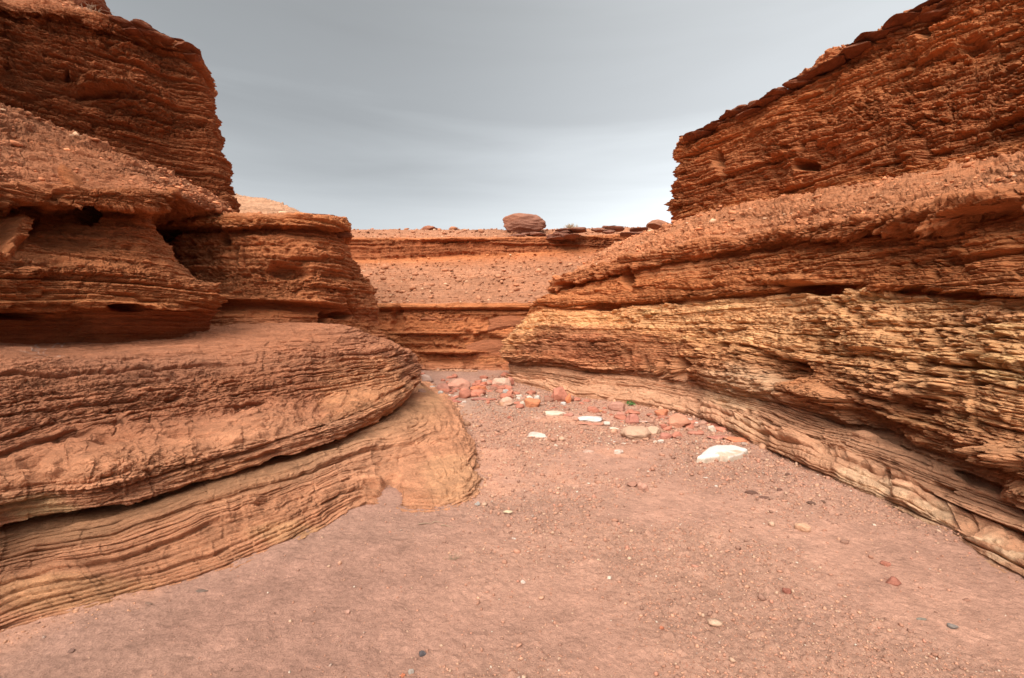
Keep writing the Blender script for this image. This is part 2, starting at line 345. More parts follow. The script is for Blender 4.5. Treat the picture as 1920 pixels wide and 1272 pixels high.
R9 = [w(4.8, -7, 3.0), w(4.8, 2.1, 3.0), (1920, 384, 4.45), (1700, 422, 5.9), (1500, 447, 8.2), (1330, 470, 10.4), (1200, 496, 12.15), (1115, 515, 13.5), (1057, 535, 14.9), (1035, 546, 15.8), w(2.2, 18.6, 3.0), w(5.4, 22.1, 3.0)]
R9b = shift(R9, -14, 0.02)
R10 = [w(5.1, -7, 3.15), w(5.1, 2.2, 3.15), (1920, 364, 4.7), (1700, 404, 6.15), (1500, 430, 8.5), (1330, 455, 10.7), (1203, 484, 12.45), (1122, 504, 13.9), (1070, 524, 15.3), (1052, 534, 16.3), w(2.8, 19, 3.1), w(6, 22.5, 3.1)]
R11 = [w(8.2, -7, 4.1), w(8.0, 3.5, 4.15), (1930, 300, 7.4), (1710, 342, 8.9), (1510, 372, 11.1), (1345, 400, 13.5), (1268, 428, 15.6), (1238, 440, 16.6), (1215, 447, 17.6), (1200, 452, 18.8), w(6.5, 20.5, 4.9), w(9, 24, 5)]
R12 = [w(12, -7, 5.0), w(12, 4.5, 5.0), w(12, 9, 5.0), w(12, 11, 5), w(12, 13, 5), w(11, 16, 5), w(10, 18.5, 5), w(9.5, 19.5, 5), w(9, 20.5, 5), w(9, 21.5, 5), w(10, 22.5, 5), w(11, 25, 5)]
LAM = (0.58, 0.30, 0.175)
loft('cliff_right', [(R0, .6, 0, LAM, .15, 1.5), (R0b, .7, 0, LAM, .15, 1.5), (R0c, .75, 0, LAM, .2, 1.5), (R1, .7, 0, LAM, .3, 1.4), (R1b, .6, .1, LAM, .6, 1), (R2, .7, 0, TAN, 1.5), (R3, .75, 0, YEL, 1.8), (R4, .6, 0, YEL, 1.5), (R5, .4, 0, RED_O), (R6, .6, 0, RED_O),
     (R7, .8, 0, RED_O), (R8, .5, 0, RED_O), (R9, .9, 0, RED), (R9b, .9, 0, RED), (R10, .5, .6, (.52, .21, .10), 1, 1), (R11, .40, 1.0, (.50, .205, .10), 1, 1), (R12, 0, .5, SCREE)], M_CLIFF, seed=100, amp=1.0, dens=1.2,
     feats=[(1540, 543, 85, 13, .42), (1180, 525, 12, 24, .7), (1132, 577, 30, 7, .3), (1060, 536, 22, 8, .5), (1460, 690, 70, 35, .30, 10), (1280, 690, 14, 22, .5), (1245, 690, 9, 18, .4),
            (1213, 680, 8, 16, .4), (1180, 670, 12, 16, .3), (1800, 610, 8, 24, .2, 8), (1480, 525, 60, 12, -.15), (1640, 790, 100, 22, .12, 25), (1840, 900, 80, 20, .1, 25), (1330, 640, 6, 26, .15),
            (1850, 400, 90, 14, .3, -8), (1550, 740, 60, 16, -.18, 15), (1760, 730, 80, 25, -.15), (1650, 640, 90, 20, -.12), (1870, 860, 60, 30, -.15)],
     stains=[(1160, 660, 190, 42, (0.44, 0.16, 0.075), .75), (1060, 640, 95, 36, (0.42, .16, .08), .7), (1500, 700, 70, 30, (0.48, .19, .08), .7), (1390, 735, 70, 55, PALE, .7), (1420, 815, 60, 20, PALE, .4), (1600, 906, 42, 13, (0.80, .525, .33), .75), (1650, 925, 42, 13, (0.80, .525, .33), .75), (1700, 947, 42, 13, (0.80, .525, .33), .75), (1750, 968, 42, 13, (0.80, .525, .33), .75), (1850, 1018, 42, 13, (0.80, .525, .33), .75), (1895, 1048, 42, 13, (0.80, .525, .33), .75),
             (1790, 770, 120, 40, YEL, .6), (1690, 760, 140, 28, (0.55, .24, .12), .6), (1850, 590, 90, 18, (0.56, .23, .11), .5), (1300, 500, 120, 22, TAN, .3), (1340, 600, 90, 28, YEL, .8)])

U0 = [w(8.0, -7, 3.8), w(7.7, 3.5, 3.85), (1925, 330, 7.2), (1780, 350, 8.1), (1600, 375, 9.8), (1440, 400, 11.9), (1330, 425, 13.6), (1268, 440, 15.2), w(7.5, 17.2, 3.9), w(15, 19, 3.9)]
U1 = [w(8.3, -7, 4.4), w(8.0, 3.6, 4.4), (1925, 285, 7.5), (1780, 320, 8.4), (1600, 345, 10.1), (1440, 375, 12.2), (1330, 395, 13.9), (1264, 405, 15.3), w(7.5, 17.2, 4.8), w(15, 19, 4.8)]
U1b = [w(8.5, -7, 4.7), w(8.2, 3.6, 4.7), (1925, 250, 7.7), (1780, 290, 8.6), (1600, 325, 10.3), (1440, 358, 12.4), (1330, 378, 14.0), (1252, 380, 15.4), w(7.5, 17.2, 5.1), w(15, 19, 5.1)]
U2 = [w(8.8, -7, 5.8), w(8.5, 3.7, 5.8), (1925, 150, 8.0), (1780, 200, 8.9), (1600, 250, 10.6), (1440, 290, 12.6), (1335, 325, 14.2), (1271, 335, 15.5), w(7.6, 17.3, 6), w(15, 19.2, 6)]
U3 = [w(9.2, -7, 7.2), w(8.9, 3.8, 7.2), (1925, 20, 8.3), (1780, 70, 9.2), (1600, 150, 10.9), (1440, 222, 12.85), (1345, 268, 14.4), (1277, 290, 15.6), w(7.7, 17.4, 7), w(15, 19.4, 7)]
U4 = [w(9.3, -7, 7.9), w(9.0, 3.8, 7.9), (1925, -75, 8.3), (1780, 6, 9.2), (1600, 97, 11.0), (1440, 190, 12.95), (1345, 243, 14.4), (1279, 272, 15.6), w(7.7, 17.4, 7.4), w(15, 19.4, 7.4)]
U5 = [w(10.2, -7, 8.3), w(10.0, 3.8, 8.3), w(10.2, 9.0, 8.4), w(10.2, 10.2, 8.4), w(9.5, 12.2, 8.35), w(8.5, 14.0, 8.1), w(7.5, 15.6, 7.7), w(6.7, 16.4, 7.4), w(8.2, 17.2, 7.4), w(15, 19.3, 7.4)]
U6 = [w(18, -7, 9), w(18, 3.8, 9), w(18, 9, 9), w(18, 10.2, 9), w(18, 12, 9), w(17, 13.6, 8.9), w(16, 15, 8.8), w(15, 16.2, 8.6), w(15, 17, 8.4), w(17, 19, 8.2)]
loft('cliff_right_upper', [(U0, .4, .5, SCREE), (U1, .8, .2, RED_O, .6), (U1b, 1.2, 0, RED, .6), (U2, 1.1, 0, RED, .8), (U3, 1.1, 0, RED_O, .5), (U4, 1.2, 0, RED, .4), (U5, .3, .5, SCREE), (U6, 0, .5, SCREE)], M_CLIFF, seed=200, amp=1.1, kscale=1.0, big=.35, dens=1.15,
     dip=(0.03, 0), rough=1.7, feats=[(1345, 300, 12, 20, .6), (1360, 315, 10, 22, .4), (1510, 310, 26, 12, .6), (1500, 375, 14, 8, .5), (1740, 65, 14, 12, .5), (1700, 345, 50, 10, .4, 8), (1580, 265, 60, 12, -.2, -10), (1720, 290, 30, 30, -.25), (1830, 90, 30, 20, .25)])

# ================================================================== BACK
bs = [430, 560, 660, 760, 850, 940, 1040, 1150, 1260, 1500]
Yb = [17.5, 16.9, 16.6, 16.5, 16.4, 16.5, 17, 18, 19.5, 24]
def bl(py, dY=0.0): return [(x, (py[i] if isinstance(py, (list, tuple)) else py), Yb[i]+dY) for i, x in enumerate(bs)]
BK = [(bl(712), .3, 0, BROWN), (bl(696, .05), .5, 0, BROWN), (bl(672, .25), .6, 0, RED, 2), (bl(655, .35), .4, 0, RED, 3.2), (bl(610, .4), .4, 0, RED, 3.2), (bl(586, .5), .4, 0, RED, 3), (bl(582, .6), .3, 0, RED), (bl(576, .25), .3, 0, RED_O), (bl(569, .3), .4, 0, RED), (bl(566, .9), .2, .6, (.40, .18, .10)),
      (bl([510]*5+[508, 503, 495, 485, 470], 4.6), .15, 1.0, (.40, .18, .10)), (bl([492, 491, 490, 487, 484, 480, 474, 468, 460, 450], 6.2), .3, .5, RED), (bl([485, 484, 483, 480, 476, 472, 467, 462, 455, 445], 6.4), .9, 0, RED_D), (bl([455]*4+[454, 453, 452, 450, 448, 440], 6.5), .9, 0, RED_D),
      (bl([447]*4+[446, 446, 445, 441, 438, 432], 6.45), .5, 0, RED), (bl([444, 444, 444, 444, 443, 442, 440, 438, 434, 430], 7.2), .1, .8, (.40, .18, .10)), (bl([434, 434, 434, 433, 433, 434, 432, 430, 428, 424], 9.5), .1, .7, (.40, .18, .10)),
      ([w(x*1.0, y, 6.3) for x, y in ((-16, 45), (-12, 45), (-9, 45), (-5, 45), (-1, 45), (3, 45), (8, 45), (13, 45), (18, 45), (30, 45))], 0, .3, (.40, .18, .10))]
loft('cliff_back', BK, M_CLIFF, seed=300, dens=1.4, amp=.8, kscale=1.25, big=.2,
     feats=[(850, 660, 75, 5, .45), (905, 640, 55, 20, -.25, 5), (815, 688, 70, 10, .3), (800, 625, 90, 3, .25), (745, 600, 14, 30, -.3), (925, 660, 40, 16, -.15), (940, 605, 45, 18, -.12), (860, 450, 90, 3, .3)])

# ================================================================== LEFT SIDE
q0 = [w(-2.75, -7, -.2), w(-2.75, .9, -.2), (0, 1200, 2.42), (250, 1140, 2.70), (430, 1085, 3.02), (600, 1015, 3.57), (705, 958, 4.10), (775, 985, 3.85), (848, 972, 4.0), (922, 910, 4.83), (906, 860, 5.8), (880, 808, 7.35), (850, 757, 9.9), (810, 722, 13.1), w(-4.5, 17.5, -.2)]
q0 = [(p if p[0] == 'w' else w(*(W(*p)[:2]), -.12)) for p in q0]
q0b = [w(-2.85, -7, .03), w(-2.85, .9, .03), (0, 1175, 2.52), (245, 1118, 2.82), (420, 1060, 3.15), (590, 990, 3.75), (690, 938, 4.35), (770, 950, 4.2), (840, 940, 4.3), (900, 895, 5.0), (890, 845, 6.0), (868, 795, 7.6), (842, 752, 10.1), (802, 720, 13.2), w(-4.6, 17.5, 0)]
q1 = [w(-3.2, -7, .2), w(-3.2, 1.0, .2), (0, 1080, 2.80), (225, 1035, 3.08), (400, 980, 3.52), (570, 925, 4.15), (660, 875, 4.85), (730, 860, 5.2), (800, 845, 5.6), (850, 815, 6.4), (850, 790, 7.2), (842, 765, 8.3), (830, 748, 10.1), (795, 720, 13.2), w(-4.7, 17.5, .05)]
q2 = [w(-3.5, -7, .35), w(-3.5, 1.2, .35), (0, 990, 3.10), (200, 955, 3.42), (380, 907, 3.97), (540, 862, 4.68), (622, 828, 5.4), (690, 795, 6.3), (735, 772, 7.2), (775, 760, 8.2), (800, 753, 8.9), (812, 748, 9.4), (812, 744, 10.3), (785, 721, 13.3), w(-4.9, 17.5, .05)]
q3 = [w(-4.3, -7, .35), w(-4.3, 1.4, .35), w(-4.1, 3.6, .36), w(-3.7, 4.1, .36), w(-3.4, 4.9, .36), w(-3.0, 5.8, .36), w(-2.9, 6.5, .36), w(-2.8, 7.5, .33), w(-2.7, 8.4, .3), w(-2.6, 9.2, .25), w(-2.5, 9.8, .2), w(-2.4, 10.3, .15), w(-2.6, 11, .1), w(-3.6, 13.6, .02), w(-5.5, 17.5, 0)]
loft('rock_bench_left', [(q0, .4, 0, BENCH, .35, 1.3), (q0b, .55, 0, BENCH, .35, 1.4), (q1, .65, 0, BENCH, .4, 1.4), (q2, .3, 0, (0.42, .21, .11), .3), (q3, .2, .1, BROWN, .3)], M_CLIFF, seed=400, dens=1.25, amp=1.0, kscale=.5, big=.12, rough=1.1, nlay=4, flip=True, tonevar=.14,
     feats=[(735, 925, 26, 34, .22, 20), (640, 990, 25, 8, .1)], stains=[(850, 900, 70, 60, (0.64, .335, .18), .7), (540, 1000, 80, 22, (0.68, .36, .18), .7), (150, 1110, 200, 40, (.66, .34, .17), .7), (100, 1000, 150, 20, (.50, .26, .14), .6)])

c0 = q3[:9] + [w(-2.9, 9.6, .3), w(-3.4, 11.5, .2), w(-5, 16, .1)]
def cut(l): return l
C0 = [w(-4.2, -7, .3), w(-4.2, 1.3, .3), w(-3.9, 3.5, .3), w(-3.5, 4.0, .3), w(-3.2, 4.8, .3), w(-2.8, 5.7, .3), w(-2.6, 6.8, .28), w(-2.6, 8.2, .2), w(-2.7, 9.8, .0), w(-3.4, 12.5, -.1), w(-6, 15.5, -.1)]
C1 = [w(-3.45, -7, .42), w(-3.45, 1.1, .42), (0, 980, 3.0), (200, 946, 3.3), (380, 897, 3.85), (540, 852, 4.55), (640, 813, 5.3), (750, 755, 7.35), (776, 728, 9.3), w(-2.9, 12.5, .2), w(-5.5, 16, .2)]
C1b = [w(-3.4, -7, .52), w(-3.4, 1.1, .52), (0, 930, 2.97), (200, 900, 3.3), (380, 856, 3.87), (540, 818, 4.6), (640, 785, 5.4), (755, 738, 7.5), (781, 718, 9.5), w(-3.0, 12.6, .4), w(-5.6, 16, .4)]
C2 = [w(-3.9, -7, .75), w(-3.9, 1.3, .75), (0, 842, 3.5), (200, 815, 4.1), (380, 785, 4.9), (540, 760, 5.75), (640, 742, 6.6), (757, 712, 8.4), (785, 700, 10.0), w(-3.2, 12.8, .7), w(-5.8, 16.2, .7)]
C3 = [w(-4.6, -7, 1.1), w(-4.6, 1.6, 1.1), (0, 742, 4.1), (200, 722, 4.9), (380, 706, 5.8), (540, 690, 6.8), (640, 680, 7.8), (740, 668, 9.3), (772, 664, 10.8), w(-3.6, 13.1, 1.0), w(-6.2, 16.4, 1.0)]
C4 = [w(-5.5, -7, 1.35), w(-5.5, 2.0, 1.35), (0, 668, 5.1), (200, 662, 6.1), (380, 648, 7.2), (540, 638, 8.3), (640, 632, 9.3), (712, 640, 10.8), (745, 650, 12.0), w(-4.2, 13.8, 1.0), w(-6.7, 16.6, 1.0)]
C5 = [w(-7, -7, 1.5), w(-7, 2.5, 1.5), (0, 630, 6.6), (200, 628, 7.7), (380, 612, 8.9), (540, 606, 10.0), (640, 610, 11.0), (700, 632, 12.3), (728, 642, 13.2), w(-4.8, 14.6, 1.1), w(-7.2, 17, 1.1)]
C6 = [w(-9, -7, 1.5), w(-9, 3.5, 1.5), w(-9, 8, 1.5), w(-8.5, 10, 1.5), w(-7.5, 11, 1.55), w(-6.5, 12, 1.6), w(-5.8, 12.8, 1.5), w(-5.2, 13.8, 1.3), w(-5, 14.8, 1.2), w(-6, 16, 1.1), w(-8, 18, 1.1)]
loft('rock_bulge_left', [(C0, .1, 0, RED_D), (C1, .4, 0, BENCH, .6), (C1b, .7, 0, BENCH, .9), (C2, .75, 0, BROWN, .6, 1.25), (C3, .75, 0, BROWN, .7, 1.25), (C4, .5, 0, BROWN, .3), (C5, .3, .1, BROWN), (C6, .1, 0, BROWN)], M_CLIFF, seed=500, dens=1.3, amp=.95, kscale=.62, big=.15, rough=1.2, flip=True, tonevar=.14, dip=(0.0, 0.0),
     feats=[(210, 790, 8, 22, .25, -25), (70, 690, 60, 14, -.05), (600, 770, 60, 30, .08)],
     stains=[(60, 950, 90, 32, (.68, .42, .22), .9), (700, 740, 110, 70, TAN, .7), (400, 880, 140, 26, TAN, .5), (250, 690, 200, 30, (.34, .15, .09), .4)],
     marks=[[(70, 668), (72, 655), (66, 648), (75, 640)], [(72, 652), (58, 650), (50, 655), (56, 661), (68, 660)], [(72, 655), (84, 658), (80, 664)], [(34, 664), (60, 670), (90, 668), (126, 671)], [(98, 652), (108, 644), (116, 650), (120, 645)], [(60, 675), (85, 677), (110, 674)]])

def edge(l, back):
    return l
M0 = [w(-7.0, -7, 1.3), w(-7.0, 2.5, 1.3), (0, 664, 5.8), (100, 658, 6.3), (200, 652, 6.7), (290, 640, 7.3), (345, 632, 7.8), (385, 622, 8.3), w(-7, 9.8, 1.35), w(-9, 11.5, 1.4)]
M1 = [w(-7.4, -7, 1.7), w(-7.4, 2.5, 1.7), (0, 620, 5.7), (100, 618, 6.2), (200, 610, 6.6), (290, 602, 7.1), (350, 598, 7.6), (392, 594, 8.15), w(-6.9, 9.7, 1.8), w(-9, 11.5, 1.8)]
M2 = [w(-7.0, -7, 1.95), w(-7.0, 2.4, 1.95), (0, 588, 5.6), (100, 588, 6.15), (200, 584, 6.55), (290, 580, 7.05), (360, 580, 7.55), (400, 577, 8.1), w(-6.8, 9.6, 1.95), w(-9, 11.5, 1.95)]
M3 = [w(-6.2, -7, 2.05), w(-6.2, 2.2, 2.05), (0, 560, 5.4), (100, 563, 5.9), (200, 568, 6.3), (290, 568, 6.8), (365, 566, 7.4), (408, 560, 8.0), w(-6.6, 9.5, 2.05), w(-9, 11.5, 2.05)]
M4 = [w(-6.1, -7, 2.35), w(-6.1, 2.2, 2.35), (0, 495, 5.45), (100, 500, 5.95), (200, 508, 6.35), (290, 520, 6.85), (350, 530, 7.4), (392, 540, 8.0), w(-6.7, 9.5, 2.3), w(-9, 11.5, 2.3)]
M5 = [w(-6.8, -7, 2.5), w(-6.8, 2.4, 2.5), (0, 470, 6.0), (100, 482, 6.5), (200, 487, 6.9), (290, 498, 7.3), (335, 510, 7.7), (365, 524, 8.2), w(-7.1, 9.6, 2.5), w(-9, 11.5, 2.5)]
M6 = [w(-7.2, -7, 2.9), w(-7.2, 2.5, 2.9), (0, 430, 6.3), (100, 440, 6.95), (200, 438, 7.2), (262, 435, 7.45), (285, 440, 7.8), (298, 455, 8.4), w(-7.7, 9.7, 2.9), w(-9.3, 11.5, 2.9)]
M7 = [w(-7.2, -7, 3.15), w(-7.2, 2.5, 3.15), (0, 398, 6.5), (100, 402, 7.3), (200, 400, 7.45), (255, 402, 7.5), (272, 408, 7.8), (283, 415, 8.4), w(-7.9, 9.7, 3.2), w(-9.4, 11.5, 3.2)]
M8 = [w(-6.3, -7, 3.2), w(-6.3, 2.3, 3.2), (0, 380, 5.9), (100, 385, 6.4), (200, 387, 6.75), (275, 390, 7.1), (310, 388, 7.5), (322, 380, 8.1), w(-7.5, 9.6, 3.5), w(-9.4, 11.5, 3.5)]
M9 = [w(-6.3, -7, 3.35), w(-6.3, 2.3, 3.35), (0, 355, 5.9), (100, 362, 6.4), (200, 365, 6.75), (275, 368, 7.1), (312, 370, 7.5), (325, 372, 8.2), w(-7.5, 9.6, 3.7), w(-9.4, 11.5, 3.7)]
M10 = [w(-6.9, -7, 3.5), w(-6.9, 2.5, 3.5), (0, 343, 6.3), (100, 350, 6.8), (200, 352, 7.2), (275, 358, 7.6), (318, 364, 8.1), (350, 372, 8.8), (400, 395, 10.0), w(-8, 12, 4.1)]
M11 = [w(-9.4, -7, 5.0), w(-9.4, 4, 5.0), (0, 205, 9.3), (70, 235, 9.7), (150, 270, 10.1), (250, 315, 10.8), (320, 345, 11.3), (370, 368, 11.7), (430, 400, 12.2), w(-9, 14, 4.5)]
M12 = [w(-12, -7, 6), w(-12, 5, 6), w(-12, 11, 6), w(-12, 12, 6), w(-11, 13, 5.5), w(-11, 14, 5.2), w(-10.5, 14, 5), w(-10, 14.5, 4.8), w(-9, 15, 4.5), w(-10, 17, 4.5)]
loft('cliff_left', [(M0, .1, 0, RED_D), (M1, .4, 0, RED_D), (M2, .5, 0, RED), (M3, .9, 0, RED_O), (M4, 1., 0, RED), (M5, .5, 0, RED), (M6, .6, 0, RED, 1.2), (M7, .45, 0, RED, 1.2), (M8, .8, 0, RED), (M9, .8, 0, RED), (M10, .5, .5, (.45, .18, .09)), (M11, .45, 1.0, (.45, .18, .09)), (M12, 0, .5, SCREE)],
     M_CLIFF, seed=600, dens=1.4, amp=1.0, kscale=.62, big=.2, flip=True,
     feats=[(165, 405, 30, 20, .7), (50, 410, 28, 30, .6), (235, 578, 40, 9, .6), (20, 595, 60, 8, .5), (5, 440, 22, 60, -.35), (60, 515, 40, 18, -.1)])

N0 = [w(-9, 8.5, 1.2), (270, 650, 8.8), (420, 628, 9.3), (520, 620, 9.9), (600, 625, 10.7), (680, 650, 11.9), (735, 668, 13.0), w(-4.5, 15.5, 1.0), w(-5.5, 18, 1.0)]
N1 = [w(-9, 8.5, 1.7), (270, 600, 8.9), (420, 595, 9.4), (520, 590, 10.0), (600, 598, 10.7), (668, 615, 11.7), (712, 622, 12.8), w(-4.4, 15.5, 1.6), w(-5.5, 18, 1.6)]
N1b = [w(-9, 8.5, 1.9), (270, 580, 9.1), (420, 572, 9.6), (520, 572, 10.2), (600, 578, 10.9), (660, 590, 11.8), (702, 595, 12.9), w(-4.6, 15.5, 1.9), w(-5.6, 18, 1.9)]
N2 = [w(-9, 8.4, 2.1), (270, 565, 8.8), (420, 560, 9.3), (520, 562, 9.85), (600, 565, 10.45), (655, 572, 11.5), (700, 575, 12.8), w(-4.6, 15.5, 2.1), w(-5.6, 18, 2.1)]
N2b = [w(-9, 8.5, 2.3), (270, 545, 8.95), (420, 545, 9.45), (520, 545, 10.0), (600, 548, 10.6), (655, 550, 11.6), (694, 548, 12.9), w(-4.7, 15.6, 2.3), w(-5.7, 18, 2.3)]
N3 = [w(-9.6, 9.4, 2.8), (270, 510, 9.9), (420, 510, 9.9), (520, 505, 10.2), (600, 500, 10.6), (645, 500, 11.4), (668, 502, 12.8), w(-5.3, 15.8, 2.9), w(-6.3, 18, 2.9)]
N4 = [w(-10, 9.8, 3.4), (270, 455, 10.3), (420, 450, 10.2), (520, 448, 10.3), (600, 450, 10.7), (636, 455, 11.3), (648, 460, 12.5), w(-5.7, 15.8, 3.5), w(-6.8, 18, 3.5)]
N4b = [w(-10, 9.8, 3.6), (270, 436, 10.5), (420, 432, 10.4), (520, 430, 10.5), (600, 434, 10.9), (632, 440, 11.4), (644, 445, 12.5), w(-5.9, 15.8, 3.7), w(-6.9, 18, 3.7)]
N5 = [w(-9.8, 9.5, 3.8), (270, 428, 10.0), (420, 424, 9.9), (520, 422, 10.0), (600, 425, 10.4), (640, 430, 11.0), (655, 437, 12.2), w(-5.7, 15.6, 3.9), w(-6.7, 18, 3.9)]
N6 = [w(-9.8, 9.5, 4.0), (270, 412, 10.0), (420, 411, 9.9), (520, 410, 10.0), (600, 411, 10.4), (640, 414, 11.0), (650, 425, 12.2), w(-5.7, 15.6, 4.1), w(-6.7, 18, 4.1)]
N7 = [w(-10, 10.5, 4.5), (270, 396, 11), (420, 403, 10.9), (520, 405, 11), (600, 409, 11.2), (636, 413, 11.8), (646, 424, 13.4), w(-6, 16, 4.3), w(-7, 18, 4.3)]
N8 = [w(-12, 16, 5), w(-11.5, 17, 5), w(-11, 18, 4.9), w(-10, 19, 4.9), w(-8, 19, 4.8), w(-7.0, 19, 4.7), w(-7.0, 19, 4.7), w(-7.5, 19.5, 4.7), w(-8, 20, 4.7)]
loft('cliff_left_block', [(N0, .2, 0, BROWN), (N1, .5, 0, RED), (N1b, .4, 0, RED_D), (N2, .5, 0, RED), (N2b, .9, 0, RED), (N3, .8, 0, RED, 1.8), (N4, .7, 0, RED, 1.8), (N4b, .4, 0, RED), (N5, .8, 0, RED), (N6, .8, 0, RED_O), (N7, .2, .4, SCREE), (N8, 0, .6, SCREE)],
     M_CLIFF, seed=700, dens=1.4, amp=1.05, kscale=.68, big=.25, flip=True,
     feats=[(540, 510, 42, 16, .35), (607, 595, 12, 14, .5), (635, 592, 26, 8, .4), (425, 448, 10, 14, .5), (300, 440, 34, 20, .5), (445, 490, 3, 30, .3), (460, 480, 3, 22, .2), (655, 575, 3, 26, .3, -25), (350, 565, 10, 6, .3), (500, 480, 60, 20, -.12), (575, 475, 40, 18, -.12)])

V0 = [w(-9.2, -7, 4.6), w(-9.2, 4, 4.6), (0, 235, 9.1), (70, 262, 9.5), (150, 295, 9.9), (250, 340, 10.6), (345, 375, 11.4), (434, 412, 12.0), w(-8.2, 14, 4.0), w(-12, 16.5, 4.0)]
V1 = [w(-9.5, -7, 5.3), w(-9.5, 4, 5.3), (0, 190, 9.4), (70, 225, 9.8), (150, 258, 10.2), (250, 300, 10.9), (345, 340, 11.6), (432, 375, 12.1), w(-8.2, 14, 4.6), w(-12, 16.5, 4.6)]
V1b = [w(-9.7, -7, 5.8), w(-9.7, 4, 5.8), (0, 150, 9.6), (70, 185, 9.9), (150, 220, 10.3), (250, 262, 11.0), (335, 310, 11.7), (412, 335, 12.2), w(-8.4, 14, 5.2), w(-12, 16.5, 5.2)]
V2 = [w(-9.9, -7, 6.5), w(-9.9, 4, 6.5), (0, 100, 9.8), (80, 125, 10.1), (165, 160, 10.5), (250, 200, 11.0), (325, 230, 11.7), (402, 240, 12.2), w(-8.5, 14, 6.4), w(-12, 16.5, 6.4)]
V3 = [w(-10.1, -7, 7.3), w(-10.1, 4, 7.3), (0, 50, 9.9), (80, 65, 10.2), (165, 88, 10.6), (245, 118, 11.1), (310, 140, 11.7), (376, 165, 12.1), w(-8.8, 14, 7.5), w(-12, 16.5, 7.5)]
V3b = [w(-10.1, -7, 7.7), w(-10.1, 4, 7.7), (0, 30, 9.9), (80, 38, 10.2), (165, 55, 10.6), (240, 80, 11.1), (305, 98, 11.7), (360, 115, 12.1), w(-8.9, 14, 8.1), w(-12, 16.5, 8.1)]
V4 = [w(-9.9, -7, 7.9), w(-9.9, 4, 7.9), (0, 14, 9.75), (80, 22, 10.0), (165, 35, 10.4), (238, 58, 10.9), (300, 77, 11.5), (362, 94, 12.0), w(-8.9, 14, 8.3), w(-12, 16.5, 8.3)]
V5 = [w(-10.8, -7, 8.3), w(-10.8, 4, 8.3), (0, 0, 10.7), (80, 6, 11.0), (165, 25, 11.3), (230, 52, 11.6), (290, 73, 12.2), (345, 93, 12.6), w(-9.5, 14.2, 8.4), w(-12.3, 16.5, 8.4)]
V6 = [w(-11.2, -7, 8.7), w(-11.2, 4, 8.7), (0, -10, 11.3), (80, -6, 11.5), (175, 16, 11.7), (215, 50, 12.2), (260, 72, 12.8), (310, 92, 13.2), w(-10, 14.6, 8.4), w(-12.6, 17, 8.4)]
V7 = [w(-11.2, -7, 9.3), w(-11.2, 4, 9.3), (0, -50, 11.2), (80, -40, 11.4), (170, -14, 11.7), (200, 48, 12.6), (245, 70, 13.2), (300, 92, 13.8), w(-10.5, 15, 8.4), w(-13, 17, 8.4)]
V8 = [w(-18, -7, 10), w(-18, 4, 10), w(-18, 11, 10), w(-18, 13, 10), w(-17, 15, 9.6), w(-16, 16, 9.0), w(-15, 17, 8.8), w(-14, 17.5, 8.6), w(-13.5, 18, 8.4), w(-15, 19, 8.4)]
RD2 = (0.34, .115, .047)
loft('cliff_left_upper', [(V0, .3, .5, SCREE), (V1, .8, .1, RD2), (V1b, .9, 0, RD2), (V2, 1, 0, RD2), (V3, 1.1, 0, RD2), (V3b, .9, 0, RD2), (V4, .8, 0, RD2), (V5, .3, .5, SCREE), (V6, .3, .5, SCREE), (V7, .8, 0, RD2), (V8, 0, .5, SCREE)],
     M_CLIFF, seed=800, dens=1.25, amp=1.1, kscale=.95, big=.3, rough=1.1, flip=True,
     feats=[(200, 165, 70, 12, -.35, 5), (200, 182, 70, 6, .3, 5), (128, 145, 6, 8, .4), (235, 95, 40, 10, -.15), (60, 185, 30, 8, .3)])

# distant pale hill behind the left block
def hill():
    prof = [(-500, 320), (300, 335), (400, 352), (435, 365), (480, 374), (515, 380), (545, 392), (575, 406), (610, 424), (640, 434), (690, 440)]
    Y = 33.0
    wx = lambda x: (x-CX)/FPX*Y
    zt = lambda y: EYE-(y-HY)/FPX*Y
    c = (0.46, .25, .15)
    loft('hill', [([w(wx(x), Y-6, 5.9) for x, y in prof], 0, .8, c), ([w(wx(x), Y-3, (zt(y)+6.2)/2+.3) for x, y in prof], 0, 1.0, c), ([w(wx(x), Y, zt(y)) for x, y in prof], .1, 1.0, c),
         ([w(wx(x), Y+8, zt(y)-.3) for x, y in prof], 0, .8, c), ([w(wx(x), Y+30, zt(y)-3) for x, y in prof], 0, .5, c)], M_CLIFF, seed=900, dens=1.0, big=.15, flip=True)
hill()

# ================================================================== GROUND
def ground_h(x, y):
    h = 0.030*fbm(x*.5, y*.5, 0*x, 3, 11)+0.014*fbm(x*2.2, y*2.2, 0*x, 3, 12)
    g = sstep(-.15, .35, fbm(x*.7+3, y*.7, 0*x, 3, 13)+.25*sstep(-1.5, .3, x)-.35*sstep(-.2, -2.2, x))     # gravelly patches
    h = h + g*(0.022*np.clip(vnoise(x*28, y*28, 0*x, 14), 0, 1)**2+0.011*np.clip(vnoise(x*60, y*60, 0*x, 15), 0, 1))+0.0030*vnoise(x*55, y*55, 0*x, 18)+0.0035*vnoise(x*22, y*22, 0*x, 16)
    rip = vnoise(x*1.3+y*.8, y*4.5-x*1.2, 0*x, 17); h = h+0.004*sstep(.1, .5, rip)*sstep(.2, -1, x)                # low silt terraces on the left
    far = sstep(13, 17, y); h = h+far*0.10
    return h, g
